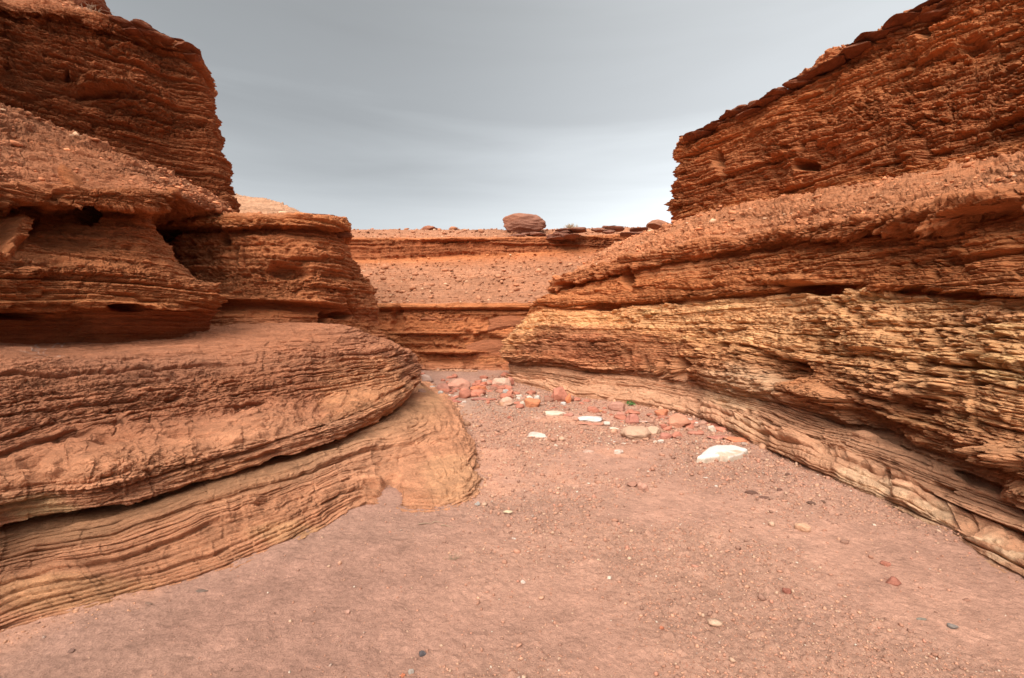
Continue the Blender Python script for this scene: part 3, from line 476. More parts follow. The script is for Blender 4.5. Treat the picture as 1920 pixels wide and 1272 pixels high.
def ground():
    fx = np.linspace(-1, 1, 1150); xs = 4.6*fx+np.sign(fx)*np.maximum(np.abs(fx)-.93, 0)**2*14000
    y1 = np.linspace(1.9, 5, 420); y2 = 1.6*FPX/np.linspace(1.6*FPX/5, 1.6*FPX/22, 260)[1:]
    ys = np.concatenate([[-70, -40, -20, -12, -8, -5, -3, -1.5, -.5, .3, .9, 1.4, 1.7], y1, y2, [25, 30, 40, 60, 100, 200, 400]])
    X, Yg = np.meshgrid(xs, ys, indexing='ij')
    h, g = ground_h(X, Yg)
    near = (np.abs(X) < 6)*1.0
    Z = h*near
    base = np.array((0.455, 0.245, 0.172)); grav = np.array((0.36, 0.20, 0.14)); silt = np.array((0.34, 0.185, 0.135)); orange = np.array((0.58, 0.285, 0.18))
    m = fbm(X*.45, Yg*.45, 0*X, 4, 31); m2 = fbm(X*1.5, Yg*1.5, 0*X, 4, 32); m3 = fbm(X*9, Yg*9, 0*X, 3, 33)
    C = base+0*X[..., None]
    k = (np.clip(sstep(.1, -1.3, X-.25*(Yg-3))*.85+.5*sstep(3.4, 2.2, Yg)*sstep(1.5, 0, X), 0, .9))[..., None]; C = C*(1-k)+silt*k
    k = (sstep(.12, .32, m+.4*m2)*.8)[..., None]; C = C*(1-k)+orange*k
    k = (g*.75)[..., None]; C = C*(1-k)+grav*k
    k = (sstep(.0, .35, fbm(X*.35+9, Yg*.8, 0*X, 5, 35))*.45)[..., None]; C = C*(1-k)+np.array((.35, .20, .145))*k
    k = (sstep(-.2, .5, fbm(X*.8+Yg*.5, Yg*3.0-X*1.2, 0*X, 4, 36))*.35)[..., None]; C = C*(1-k)+silt*k
    k = (sstep(8.0, 9.2, Yg)*sstep(13, 11, Yg)*sstep(1.6, .2, X)*.7)[..., None]; C = C*(1-k)+np.array((.33, .21, .155))*k
    C = C*(1+.12*m2+.12*m3+.10*vnoise(X*45, Yg*45, 0*X, 38)+.08*vnoise(X*120, Yg*120, 0*X, 39))[..., None]
    np_mesh('ground', np.stack([X, Yg, Z], -1).reshape(-1, 3), quads(len(xs), len(ys))[:, ::-1], M_GROUND, np.clip(C, .02, .8).reshape(-1, 3))['kind'] = 'structure'
ground()
def gz(x, y):
    h, _ = ground_h(np.array([x], float), np.array([y], float)); return float(h[0])

# ================================================================== LOOSE STONES
rng = np.random.default_rng(7)
def sphere_grid(n):
    """cube sphere: vertices and quads"""
    key = {}; V = []; F = []
    def vid(p):
        k = tuple(np.round(p, 6))
        if k not in key: key[k] = len(V); V.append(p)
        return key[k]
    t = np.tan(np.linspace(-1, 1, n+1)*math.pi/4)
    for ax in range(3):
        for sg in (-1, 1):
            for i in range(n):
                for j in range(n):
                    q = []
                    for a, b in ((i, j), (i+1, j), (i+1, j+1), (i, j+1)):
                        p = np.zeros(3); p[ax] = sg; p[(ax+1) % 3] = t[a]*sg; p[(ax+2) % 3] = t[b]
                        q.append(vid(p))
                    F.append(q)
    V = np.array(V); V /= np.linalg.norm(V, axis=1, keepdims=True)
    return V, np.array(F)
SPH = {n: sphere_grid(n) for n in (6, 14, 26)}
def stone_mesh(w_, d_, h_, seed, ang=.6, flat=False, n=14):
    V, F = SPH[n]; r = np.random.default_rng(seed)
    R = np.ones(len(V))
    for k in range(int(9+ang*5)):
        pn = r.normal(size=3); pn[2] *= .7; pn /= np.linalg.norm(pn)
        dcut = r.uniform(.45, .80)*ang+(1-ang)*r.uniform(.72, .92)
        c = V@pn; R = np.where(c > 1e-3, np.minimum(R, dcut/np.maximum(c, 1e-3)), R)
    P = V*R[:, None]; P *= (1+.05*r.normal(size=3))
    o = seed*3.1
    P = P*(1+0.16*fbm(P[:, 0]*1.6+o, P[:, 1]*1.6, P[:, 2]*1.6, 3, seed)[:, None]+0.06*fbm(P[:, 0]*6+o, P[:, 1]*6, P[:, 2]*9, 3, seed+1)[:, None])
    mn, mxx = P.min(0), P.max(0); P = (P-(mn+mxx)/2)/(mxx-mn)
    P *= np.array([w_, d_, h_]); P[:, 2] += h_*.5
    return P, F
def stone_color(P, col, seed, amp=.14, col2=None):
    s_ = 1/max(np.ptp(P[:, 0]), .02)
    n_ = fbm(P[:, 0]*s_*2+seed, P[:, 1]*s_*2, P[:, 2]*s_*5, 3, seed)
    C = np.array(col)*(1+amp*n_)[:, None]
    if col2 is not None:
        k = sstep(.05, .3, fbm(P[:, 0]*s_*1.3+seed+5, P[:, 1]*s_*1.3, P[:, 2]*s_*2, 3, seed+9))[:, None]*.8
        C = C*(1-k)+np.array(col2)*k
    return np.clip(C*np.array([.82, .77, .79]), .02, .85)
def stone(name, loc, size, col, label, cat='stone', ang=.6, rz=0, seed=1, col2=None, sink=.12, n=14, group=None, tilt=0, mat=None):
    P, F = stone_mesh(*size, seed, ang, n=n)
    C = stone_color(P, col, seed, col2=col2)
    o = np_mesh(name, P, F, mat or M_STONE, C)
    o.location = (loc[0], loc[1], loc[2]-size[2]*sink); o.rotation_euler = (tilt, 0, rz)
    tag(o, label, cat, group, 'thing'); return o
WHT = (.60, .51, .42); CRM = (.60, .395, .28); PNK = (.46, .22, .155); ROR = (.54, .20, .10); RDD = (.34, .12, .075); GRY = (.44, .31, .24); TNS = (.50, .29, .18); DRK = (.16, .085, .06); BRN = (.32, .165, .11); GRN = (.22, .20, .16)
GRP = 'loose stones on the wash floor'
ST = [  # px, bottom row, width, height (photo pixels), colour, second colour, angularity, kind, label
 (795, 718, 30, 17, GRY, None, .4, 'rock', 'dusty grey-brown mound-shaped rock at far left of the rubble, against the left bulge'),
 (829, 731, 26, 15, PNK, BRN, .5, 'rock', 'dull pink rock overlapped by the rounded pale pink boulder at the back wall foot'),
 (857, 729, 44, 21, (.55, .28, .19), PNK, .35, 'boulder', 'rounded pale pink boulder at the foot of the back wall, largest of the left cluster'),
 (809, 728, 13, 6, WHT, PNK, .6, 'stone', 'small whitish-pink stone in front of the grey mound at the back left'),
 (825, 742, 13, 11, (.50, .47, .40), None, .5, 'stone', 'pale grey upright stone just beyond the left bench end'),
 (838, 741, 9, 5, BRN, None, .5, 'stone', 'tiny brown stone right of the pale grey upright stone'),
 (897, 733, 34, 12, ROR, None, .6, 'rock', 'orange-red flat-topped rock in the middle of the back cluster'),
 (905, 724, 22, 8, (.48, .16, .09), RDD, .7, 'rock', 'dark red low rock directly behind the orange-red flat-topped rock'),
 (900, 739, 13, 6, WHT, None, .7, 'stone', 'small white stone in front of the orange-red flat-topped rock'),
 (940, 728, 36, 20, (.58, .38, .27), PNK, .4, 'boulder', 'cream-topped boulder at the right end of the back wall foot'),
 (956, 724, 16, 17, (.48, .20, .13), None, .6, 'rock', 'reddish upright rock wedged between cream-topped boulder and right wall'),
 (925, 733, 15, 9, BRN, None, .4, 'stone', 'brown stone at the left foot of the cream-topped boulder'),
 (937, 737, 17, 8, (.42, .2, .13), None, .4, 'stone', 'reddish-brown stone in front of the cream-topped boulder'),
 (948, 738, 11, 9, (.40, .38, .33), None, .5, 'stone', 'grey stone at the right foot of the cream-topped boulder'),
 (853, 745, 8, 5, WHT, None, .6, 'stone', 'tiny white stone on the pink soil below the rounded pale pink boulder'),
 (848, 757, 34, 8, (.44, .17, .12), None, .4, 'rock', 'low flat red rock lying nearest to the left bench end'),
 (899, 752, 32, 8, (.42, .19, .14), None, .4, 'rock', 'low flat dull pink rock in the middle of the far rubble'),
 (870, 756, 9, 4, WHT, None, .8, 'stone', 'thin white chip right of the low flat red rock'),
 (868, 762, 9, 3, CRM, None, .8, 'stone', 'flat cream chip just below the thin white chip'),
 (951, 763, 28, 18, CRM, (.58, .34, .2), .35, 'boulder', 'rounded cream boulder alone at the near edge of the far rubble'),
 (972, 750, 8, 4, WHT, None, .5, 'stone', 'tiny white stone behind and right of the rounded cream boulder'),
 (979, 760, 9, 7, (.6, .52, .40), None, .6, 'stone', 'small pale stone between the cream boulder and the orange rock'),
 (999, 765, 30, 18, (.56, .235, .115), ROR, .4, 'rock', 'bright orange rounded rock right of the cream boulder'),
 (1007, 749, 11, 8, (.6, .55, .46), None, .6, 'stone', 'whitish stone standing behind the bright orange rounded rock'),
 (1030, 755, 18, 10, BRN, None, .4, 'rock', 'brown rounded rock at the left foot of the red angular block'),
 (1050, 755, 32, 29, (.50, .21, .135), (.56, .24, .13), .95, 'boulder', 'tall red angular block standing by the right wall, biggest red one'),
 (1066, 757, 11, 18, (.60, .22, .10), None, .6, 'rock', 'bright orange slab leaning on the right side of the red angular block'),
 (1057, 762, 11, 8, (.55, .50, .44), None, .8, 'stone', 'whitish pointed stone in front of the red angular block'),
 (1044, 779, 40, 12, (.66, .56, .42), WHT, .5, 'rock', 'flat cream-white rock below the red angular block'),
 (1067, 780, 20, 7, PNK, None, .5, 'stone', 'pink low stone touching the right end of the flat cream-white rock'),
 (1006, 785, 16, 4, (.52, .33, .24), None, .6, 'stone', 'thin tan chip left of and below the flat cream-white rock'),
 (955, 785, 8, 5, RDD, None, .5, 'stone', 'tiny dark red stone alone on gravel below the rounded cream boulder'),
 (1009, 823, 40, 12, (.66, .58, .48), WHT, .85, 'rock', 'white brick-shaped rock lying alone in mid-floor'),
 (1108, 788, 44, 15, (.60, .60, .55), (.42, .42, .38), .6, 'rock', 'elongated greyish-white rock with shadowed underside in the right rubble'),
 (1118, 773, 24, 7, (.58, .27, .13), None, .5, 'stone', 'orange stone just behind the elongated greyish-white rock'),
 (1108, 796, 44, 3, (.50, .23, .15), None, .5, 'stone', 'thin reddish slab in front of the elongated greyish-white rock'),
 (1138, 797, 12, 7, WHT, None, .8, 'stone', 'white angular stone just right of the elongated greyish-white rock'),
 (1153, 805, 19, 6, (.64, .55, .42), None, .9, 'stone', 'flat pointed cream stone below the white angular stone'),
 (1160, 771, 32, 18, (.45, .24, .17), None, .3, 'rock', 'dusty pinkish mound rock beside the green plant'),
 (1166, 781, 19, 10, PNK, (.55, .3, .22), .3, 'rock', 'rounded pink rock in front of the dusty pinkish mound rock'),
 (1187, 794, 24, 20, (.48, .21, .15), None, .5, 'rock', 'red-pink upright rock behind the slanting white sliver'),
 (1207, 793, 21, 6, WHT, None, .9, 'stone', 'slanting white sliver of stone right of the red-pink upright rock'),
 (1242, 781, 26, 14, (.58, .23, .12), None, .9, 'rock', 'bright orange triangular rock near the right wall foot'),
 (1277, 802, 42, 26, (.54, .26, .16), (.56, .3, .18), .8, 'boulder', 'orange-tan blocky boulder by the right wall, largest of the right rubble'),
 (1291, 786, 14, 4, WHT, None, .7, 'stone', 'thin white stone on the wall side of the orange-tan blocky boulder'),
 (1196, 825, 52, 24, (.54, .36, .24), None, .3, 'boulder', 'broad sloping cream-tan boulder at the near side of the right rubble'),
 (1226, 813, 28, 14, (.60, .46, .32), (.52, .36, .24), .4, 'boulder', 'pale rounded boulder behind the broad sloping cream-tan boulder'),
 (1247, 805, 12, 6, RDD, None, .5, 'stone', 'small dark red stone right of the pale rounded boulder'),
 (1250, 822, 26, 12, (.46, .2, .14), None, .4, 'rock', 'low reddish rock right of the broad sloping cream-tan boulder'),
 (1270, 820, 22, 12, (.48, .2, .13), None, .5, 'rock', 'reddish rock below the orange-tan blocky boulder'),
 (1306, 815, 28, 9, (.47, .21, .14), None, .5, 'rock', 'low red-brown rock right of and below the orange-tan blocky boulder'),
 (1308, 795, 10, 5, WHT, None, .7, 'stone', 'small white stone against the right wall past the orange-tan boulder'),
 (1337, 808, 14, 12, (.66, .56, .42), WHT, .8, 'stone', 'knobbly white stone near the right wall, farther than the big white slab'),
 (1372, 806, 12, 10, (.50, .17, .09), None, .8, 'stone', 'small deep orange pointed stone touching the right wall foot'),
 (1373, 814, 16, 4, DRK, None, .5, 'stone', 'dark flat stone under the small deep orange pointed stone'),
 (1388, 831, 46, 10, (.60, .235, .12), None, .5, 'rock', 'flat bright orange rock just behind the big white slab'),
 (1350, 824, 40, 6, (.46, .2, .14), None, .4, 'rock', 'low red flat rock left of the flat bright orange rock'),
 (1240, 830, 12, 7, WHT, None, .4, 'stone', 'round white stone in front of the low reddish rock'),
 (1229, 830, 9, 5, (.62, .52, .4), None, .5, 'stone', 'small cream stone touching left of the round white stone'),
 (1104, 850, 22, 5, WHT, None, .7, 'stone', 'curved white stone half buried in mid-floor, left one of a pair'),
 (1160, 853, 19, 8, WHT, None, .6, 'stone', 'white stone half buried in mid-floor, right one of a pair'),
 (1123, 830, 9, 2, WHT, None, .6, 'stone', 'tiny flat white chip above the left half-buried white stone'),
 (1171, 833, 12, 2, (.62, .52, .4), None, .6, 'stone', 'thin cream chip in front of the broad sloping cream-tan boulder'),
 (1153, 830, 7, 3, WHT, None, .6, 'stone', 'tiny white stone left of the thin cream chip'),
 (1302, 870, 12, 4, BRN, None, .6, 'stone', 'small brown chip left of the big white slab'),
 (1398, 840, 12, 7, (.45, .33, .25), None, .6, 'stone', 'greyish-tan stone at the right end of the big white slab'),
 (1406, 852, 7, 5, CRM, None, .6, 'stone', 'tiny cream stone right of the big white slab'),
 (1392, 856, 12, 6, (.52, .22, .14), None, .5, 'stone', 'small reddish stone at the near right corner of the big white slab'),
 (1188, 917, 20, 9, (.36, .19, .13), None, .5, 'stone', 'brown flat stone, left of two brown stones in mid-floor'),
 (1207, 923, 19, 17, (.48, .27, .19), None, .9, 'stone', 'tan angular upright stone, right of two brown stones in mid-floor'),
 (1510, 998, 26, 14, (.60, .37, .23), None, .25, 'stone', 'smooth oval cream stone on the right foreground floor'),
 (1412, 929, 23, 8, DRK, None, .4, 'stone', 'larger dark brown stone in the line of dark stones'),
 (1434, 937, 21, 5, (.17, .09, .065), None, .5, 'stone', 'thin dark brown stone just right of the larger dark brown stone'),
 (1463, 925, 11, 4, (.17, .09, .065), None, .5, 'stone', 'small dark stone behind the thin dark brown stone'),
 (1523, 949, 14, 6, (.15, .085, .06), None, .5, 'stone', 'dark round stone, left of two near the pale wall foot'),
 (1545, 945, 11, 5, (.16, .09, .06), None, .8, 'stone', 'dark jagged stone, right of two near the pale wall foot'),
 (1478, 898, 9, 4, (.18, .10, .07), None, .5, 'stone', 'tiny dark stone farthest along the dark stones, near the right wall'),
 (1507, 912, 9, 3, (.2, .11, .08), None, .5, 'stone', 'tiny dark chip closest to the right wall foot'),
 (1663, 1063, 17, 8, (.42, .18, .12), None, .8, 'stone', 'small reddish pointed stone on the right foreground floor'),
 (1683, 1101, 26, 12, (.36, .15, .10), None, .6, 'stone', 'brown-red lump of rock half sunk in the right foreground'),
 (1477, 1118, 15, 8, (.28, .11, .075), None, .5, 'stone', 'dark red stone alone in the right centre foreground'),
 (1815, 1130, 18, 6, (.34, .18, .12), None, .6, 'stone', 'flat brown stone towards the right frame edge'),
 (1791, 1183, 17, 7, (.22, .19, .16), None, .6, 'stone', 'dark grey stone near the bottom right corner'),
 (1729, 1167, 17, 5, (.25, .23, .18), None, .6, 'stone', 'flat greenish-grey stone left of the dark grey corner stone'),
 (1343, 916, 6, 4, WHT, None, .5, 'stone', 'tiny white pebble between the big white slab and dark stones'),
 (1324, 899, 9, 2, (.6, .5, .4), None, .5, 'stone', 'thin cream chip in front of the big white slab'),
 (895, 951, 10, 8, (.40, .38, .33), (.28, .27, .24), .5, 'stone', 'grey round pebble beside the tip of the left bench'),
 (952, 970, 17, 5, (.60, .50, .32), None, .8, 'stone', 'flat yellowish-white chip right of the grey round pebble'),
 (376, 1109, 22, 5, (.18, .13, .10), None, .5, 'stone', 'flat dark grey stone on smooth silt in the left foreground'),
 (277, 1133, 16, 4, (.22, .14, .10), None, .5, 'stone', 'flat brown stone by the bench foot at far left'),
 (130, 1222, 12, 5, (.20, .12, .09), None, .5, 'stone', 'small dark stone in the bottom left corner'),
 (792, 1223, 13, 8, (.10, .09, .09), None, .7, 'stone', 'blue-black stone in the bottom centre gravel'),
 (981, 1094, 9, 6, WHT, None, .7, 'stone', 'tiny white stone in centre foreground gravel'),
 (770, 1258, 11, 8, (.40, .36, .30), None, .6, 'stone', 'pale grey stone at the bottom edge of the gravel'),
 (755, 1262, 9, 7, (.52, .19, .1), None, .6, 'stone', 'orange-red stone left of the pale grey bottom edge stone'),
 (1241, 1184, 9, 6, (.52, .2, .11), None, .6, 'stone', 'small orange-red stone in right centre foreground gravel'),
 (964, 1013, 9, 3, WHT, None, .6, 'stone', 'thin white chip on the floor beyond the centre gravel'),
 (650, 1150, 10, 7, (.5, .3, .22), None, .6, 'stone', 'small tan stone at the left edge of the foreground gravel'),
]
for i, (px, py, wp, hp, c, c2, ang, kind, lab) in enumerate(ST):
    if c is WHT and c2 is None: c2 = (.50, .31, .22)
    x, y, _ = G(px, py); s_ = y/FPX
    W_, H_ = wp*s_*1.08, max(hp*s_*1.3, .006)
    # seen from above at a slant, part of the height on the photo is depth
    tilt_ = EYE/y
    D_ = W_*(.75 if ang > .3 else .9)
    if hp/wp < .35: D_ = min(W_*.7, hp*s_/max(tilt_, .08)*.9); H_ = max(H_*.65, .35*D_*.5)
    far = max(0, y-12.5)*.06
    stone(kind, (x, y+D_*.35, gz(x, y)), (W_, D_, H_), c, lab, kind, ang, rng.uniform(-.35, .35), 11+i*3, c2, sink=.30, group=GRP, n=14)

# the big white slab: a low wedge, the shade on its side put into the colour
def white_slab():
    oc = [(1308, 856), (1317, 848), (1329, 839), (1345, 834), (1360, 834), (1376, 835), (1402, 842), (1390, 849), (1377, 852), (1366, 856), (1352, 853), (1336, 855), (1322, 857)]
    def onz(px, py, z): Y = (EYE-z)*FPX/(py-HY); return ((px-CX)/FPX*Y, Y)
    o_ = np.array([onz(a, b, .075) for a, b in oc]); cen = o_.mean(0); oo = np.vstack([o_, o_[:1]])
    T_ = np.linspace(0, len(oc), 96, endpoint=False); ring = np.stack([np.interp(T_, np.arange(len(oc)+1), oo[:, k]) for k in (0, 1)], 1)
    V = []; F = []; m_ = len(ring)
    prof = [(1.10, -.04), (1.07, .0), (1.03, .045), (1.01, .066), (.97, .075), (.85, .082), (.6, .09), (.3, .094)]
    for r_, z_ in prof:
        for q in ring: p = cen+(q-cen)*r_; V.append((p[0]-cen[0], p[1]-cen[1], z_))
    V.append((0, 0, .095)); V = np.array(V)
    V[:, 2] += .012*fbm(V[:, 0]*7, V[:, 1]*7, 0*V[:, 0], 4, 5)*(V[:, 2] > .06); V[:, :2] += (.010*fbm(V[:, 0]*14, V[:, 1]*14, V[:, 2]*30, 3, 6))[:, None]
    for a in range(len(prof)-1):
        for b in range(m_): F.append((a*m_+b, a*m_+(b+1) % m_, (a+1)*m_+(b+1) % m_, (a+1)*m_+b))
    k = (len(prof)-1)*m_
    for b in range(0, m_, 2): F.append((k+b, k+(b+1) % m_, k+(b+2) % m_, len(V)-1))
    n_ = fbm(V[:, 0]*5, V[:, 1]*5, V[:, 2]*9, 4, 8)[:, None]
    C = np.where((V[:, 2] > .058)[:, None], np.array((.60, .56, .51)), np.array((.44, .35, .27)))*(1+.12*n_)
    C = np.where(n_ > .20, np.array((.52, .36, .27)), C)
    o = np_mesh('rock_slab', V, F, M_STONE, C); o.location = (cen[0], cen[1], gz(cen[0], cen[1])-.005)
    tag(o, 'big bright white flat slab on the right floor, largest white one', 'rock', GRP)
white_slab()

# the finer rubble of the same band
RB = np.random.default_rng(21)
for i in range(215):
    f = RB.uniform(0, 1)
    if i < 90: px, py = RB.uniform(790, 965), RB.uniform(706, 757)
    else:
        px = 960+420*f; py = 752+f*48+RB.normal()*13; py = max(py, 742+f*62-(8 if f < .5 else 0))
    py = min(py, 842)
    x, y, _ = G(px, py); s_ = y/FPX; wp = float(np.exp(RB.normal()*.5)*(14 if i < 60 else 11)); 
    kind_ = RB.choice(3, p=[.68, .25, .07])
    c = [(.47, .19, .12), (.42, .24, .165), (.66, .54, .42)][kind_]; c = tuple(np.array(c)*RB.uniform(.85, 1.15)); wp *= (1.15, .9, .6)[kind_]
    stone('stone', (x, y, gz(x, y)), (wp*s_, wp*s_*.8, wp*s_*RB.uniform(.3, .6)), c, ('small dusty red stone among the rubble below the right and back walls', 'small brown stone among the rubble below the right and back walls', 'tiny whitish stone among the rubble below the right and back walls')[kind_],
          'stone', .7, RB.uniform(0, 6), 500+i, None, sink=.3, group=('small red rubble', 'small brown rubble', 'small white rubble')[kind_], n=6)
# ---- boulders and slabs on the rims
def rim_stone(name, px, py, wp, hp, Y, c, lab, cat, ang=.5, c2=None, seed=1, d=.8, n=26, group=None, mat=None, tilt=0, sink=.1):
    x, y, z = W(px, py, Y); s_ = Y/FPX
    return stone(name, (x, y, z), (wp*s_, wp*s_*d, hp*s_), c, lab, cat, ang, rng.uniform(-.2, .2), seed, c2, sink=sink, n=n, group=group, tilt=tilt, mat=mat)
rim_stone('boulder', 984, 438, 82, 40, 24.6, (.33, .155, .095), 'large rounded brown boulder perched on the back rim against the sky', 'boulder', .25, (.27, .13, .085), 5, .8)
rim_stone('boulder', 805, 435, 36, 13, 25.6, (.33, .14, .08), 'small flat-topped brown rock on the back rim, left of the large boulder', 'boulder', .5, None, 8)
rim_stone('boulder', 1234, 430, 42, 20, 21.5, (.36, .17, .10), 'rounded brown rock on the back rim beside the right cliff', 'boulder', .5, None, 12)
SLC = (.34, .135, .07)
for i, (px, py, wp, hp, Y) in enumerate([(1498, 168, 40, 20, 12.3), (1466, 186, 46, 13, 12.7), (1446, 197, 38, 9, 12.9), (1541, 143, 40, 14, 11.8), (1574, 128, 52, 20, 11.4), (1621, 103, 58, 26, 10.9), (1668, 76, 60, 26, 10.5), (1704, 55, 70, 20, 10.2), (1760, 24, 70, 22, 9.8), (1520, 157, 34, 10, 12.1), (1598, 112, 40, 14, 11.2), (1345, 246, 34, 8, 14.5), (1385, 224, 46, 12, 14), (1415, 212, 34, 8, 13.6)]):
    rim_stone('rock_slab', px-6, py-6, wp*1.2, hp*.45, Y-.15, SLC, 'dark red-brown slab overhanging the sloping rim of the right cliff', 'rock slab', .9, None, 60+i, .9, 14, 'slabs along the right cliff rim', M_CLIFF)
for i in range(34):
    f = RB.uniform(0, 1); px = 1290+f*500; py = float(np.interp(px, [1280, 1345, 1440, 1600, 1780], [270, 243, 190, 97, 6]))+RB.uniform(-10, 8); Y = float(np.interp(px, [1280, 1345, 1440, 1600, 1780], [15.6, 14.4, 12.95, 11.0, 9.2]))
    rim_stone('rock_slab', px, py+2, RB.uniform(26, 60), RB.uniform(4, 9), Y+RB.uniform(-.15, .5), SLC, 'dark red-brown slab overhanging the sloping rim of the right cliff', 'rock slab', .9, None, 260+i, .9, 14, 'slabs along the right cliff rim', M_CLIFF)
for i in range(16):
    f = RB.uniform(0, 1); px = 195+f*172; py = float(np.interp(px, [190, 238, 300, 367], [40, 57, 76, 96]))+RB.uniform(-5, 7); Y = float(np.interp(px, [190, 238, 300, 367], [10.6, 10.9, 11.5, 12.1]))
    rim_stone('rock_slab', px, py, RB.uniform(24, 50), RB.uniform(3, 7), Y+RB.uniform(-.15, .4), (.30, .115, .06), 'thin dark slab jutting over the rim of the left cliff', 'rock slab', .9, None, 320+i, .9, 14, 'slabs along the left cliff rim', M_CLIFF)
for i, (px, py, wp, hp, Y) in enumerate([(262, 62, 52, 10, 11.3), (268, 53, 28, 8, 11.3), (296, 80, 52, 9, 11.6), (345, 101, 56, 11, 12.1), (360, 112, 28, 6, 12.1), (225, 48, 40, 9, 11.0)]):
    rim_stone('rock_slab', px, py-2, wp*1.15, hp, Y-.2, SLC, 'thin dark slab jutting over the rim of the left cliff', 'rock slab', .9, None, 90+i, .9, 14, 'slabs along the left cliff rim', M_CLIFF)
rim_stone('rock_slab', 170, 24, 66, 30, 11.6, (.27, .10, .05), 'dark blocky slab topping the pale slope in the upper left corner', 'rock slab', .8, None, 101, .9, 26, None, M_CLIFF)
for i, (px, py, wp, hp, Y) in enumerate([(596, 414, 80, 9, 11.4), (618, 422, 60, 11, 11.2), (640, 446, 42, 12, 11.5)]):
    rim_stone('rock_slab', px, py, wp, hp, Y, (.32, .125, .065), ('long thin slab on top of the left block, uppermost one', 'thick slab under the long thin one on the left block', 'short slab jutting from the corner of the left block below its top')[i], 'rock slab', .85, None, 110+i, .9, 26, 'slabs on the left block', M_CLIFF)
for i in range(24):
    px = rng.uniform(955, 1230); f = (px-955)/275; py = 436-8*f+rng.uniform(-1, 16)
    if abs(px-984) < 40: py = max(py, 442)
    rim_stone('flagstone', px, py+2, rng.uniform(22, 48), rng.uniform(4, 9), 24.2-2*f+(440-py)*.03, (.36, .17, .11), 'flat brown flagstone in the broken row along the back rim, right half', 'flagstone', .9, None, 140+i, 1.0, 6, 'flagstones along the back rim', M_CLIFF)

for i, (px, py, wp, hp, Y, d_, lb) in enumerate([(902, 676, 112, 44, 16.95, .22, 'broad fractured orange-red slab leaning on the back wall, lowest and largest one'), (955, 622, 84, 34, 17.1, .2, 'tilted orange slab high on the right end of the back wall base'), (812, 640, 96, 30, 17.0, .2, 'long flat red slab in the left half of the back wall base'),
        (862, 604, 150, 26, 17.15, .16, 'long level red slab under the shelf of the back wall'), (968, 700, 60, 24, 16.6, .35, 'low broken red slab at the right foot of the back wall')]):
    rim_stone('rock_slab', px, py, wp, hp, Y, (.50, .19, .085), lb, 'rock slab', .95, (.42, .16, .075), 440+i, d_, 26, 'slabs against the back wall', M_CLIFF, tilt=.06)
# ---- rubble and gravel too many to count
def chips(name, pts, sizes, flat, cols, seed, mat, label):
    r = np.random.default_rng(seed); n = len(pts)
    t = (1+5**.5)/2
    I = np.array([(-1, t, 0), (1, t, 0), (-1, -t, 0), (1, -t, 0), (0, -1, t), (0, 1, t), (0, -1, -t), (0, 1, -t), (t, 0, -1), (t, 0, 1), (-t, 0, -1), (-t, 0, 1)])/1.9
    Fi = np.array([(0, 11, 5), (0, 5, 1), (0, 1, 7), (0, 7, 10), (0, 10, 11), (1, 5, 9), (5, 11, 4), (11, 10, 2), (10, 7, 6), (7, 1, 8), (3, 9, 4), (3, 4, 2), (3, 2, 6), (3, 6, 8), (3, 8, 9), (4, 9, 5), (2, 4, 11), (6, 2, 10), (8, 6, 7), (9, 8, 1)])
    V = I[None]*(1+.35*r.normal(size=(n, 12, 1)).clip(-1.5, 1.5)*.6)
    V = V*np.stack([r.uniform(.6, 1.3, n), r.uniform(.5, 1, n), flat*r.uniform(.6, 1.4, n)], 1)[:, None]*.5
    a = r.uniform(0, 6.28, n); b = r.normal(size=n)*.25
    ca, sa, cb, sb = np.cos(a), np.sin(a), np.cos(b), np.sin(b)
    x, y, z = V[..., 0], V[..., 1], V[..., 2]
    y, z = y*cb[:, None]-z*sb[:, None], y*sb[:, None]+z*cb[:, None]
    x, y = x*ca[:, None]-y*sa[:, None], x*sa[:, None]+y*ca[:, None]
    V = np.stack([x, y, z], -1)*sizes[:, None, None]+pts[:, None]
    F = (Fi[None]+(np.arange(n)*12)[:, None, None]).reshape(-1, 3)
    o = np_mesh(name, V.reshape(-1, 3), F, mat, np.repeat(cols, 12, axis=0), smooth=False)
    tag(o, label, None, None, 'stuff'); return o
r = np.random.default_rng(3)
PT, SZ, CL = [], [], []
for P_, a_, C_, ar, nm in SCREE_PTS:
    if not len(P_): continue
    wgt = a_*ar/np.maximum(P_[:, 1], 4)**1.0; wgt = wgt/wgt.sum()
    cnt = {'cliff_right': 9000, 'cliff_right_upper': 1500, 'cliff_back': 14000, 'cliff_left': 6000, 'cliff_left_upper': 1500, 'hill': 2500, 'cliff_left_block': 600}.get(nm, 200)
    ix = r.choice(len(P_), cnt, p=wgt)
    sz = np.exp(r.normal(size=cnt)*.55)*(.042 if nm not in ('cliff_back', 'hill') else .058)*np.clip(P_[ix, 1]/9, .7, 1.4)
    PT.append(P_[ix]+np.stack([r.normal(size=cnt)*.05, r.normal(size=cnt)*.05, sz*.12], 1)); SZ.append(sz)
    k = r.uniform(size=(cnt, 1)); pale = np.array((.58, .36, .22))
    CL.append(np.where(k < .05, pale, C_[ix]*(1+.22*r.normal(size=(cnt, 1)).clip(-1.5, 2))))
chips('scree', np.concatenate(PT), np.concatenate(SZ).clip(.02, .5), .45, np.clip(np.concatenate(CL), .03, .7), 5, M_STONE, 'loose reddish rock chips scattered over the slopes')
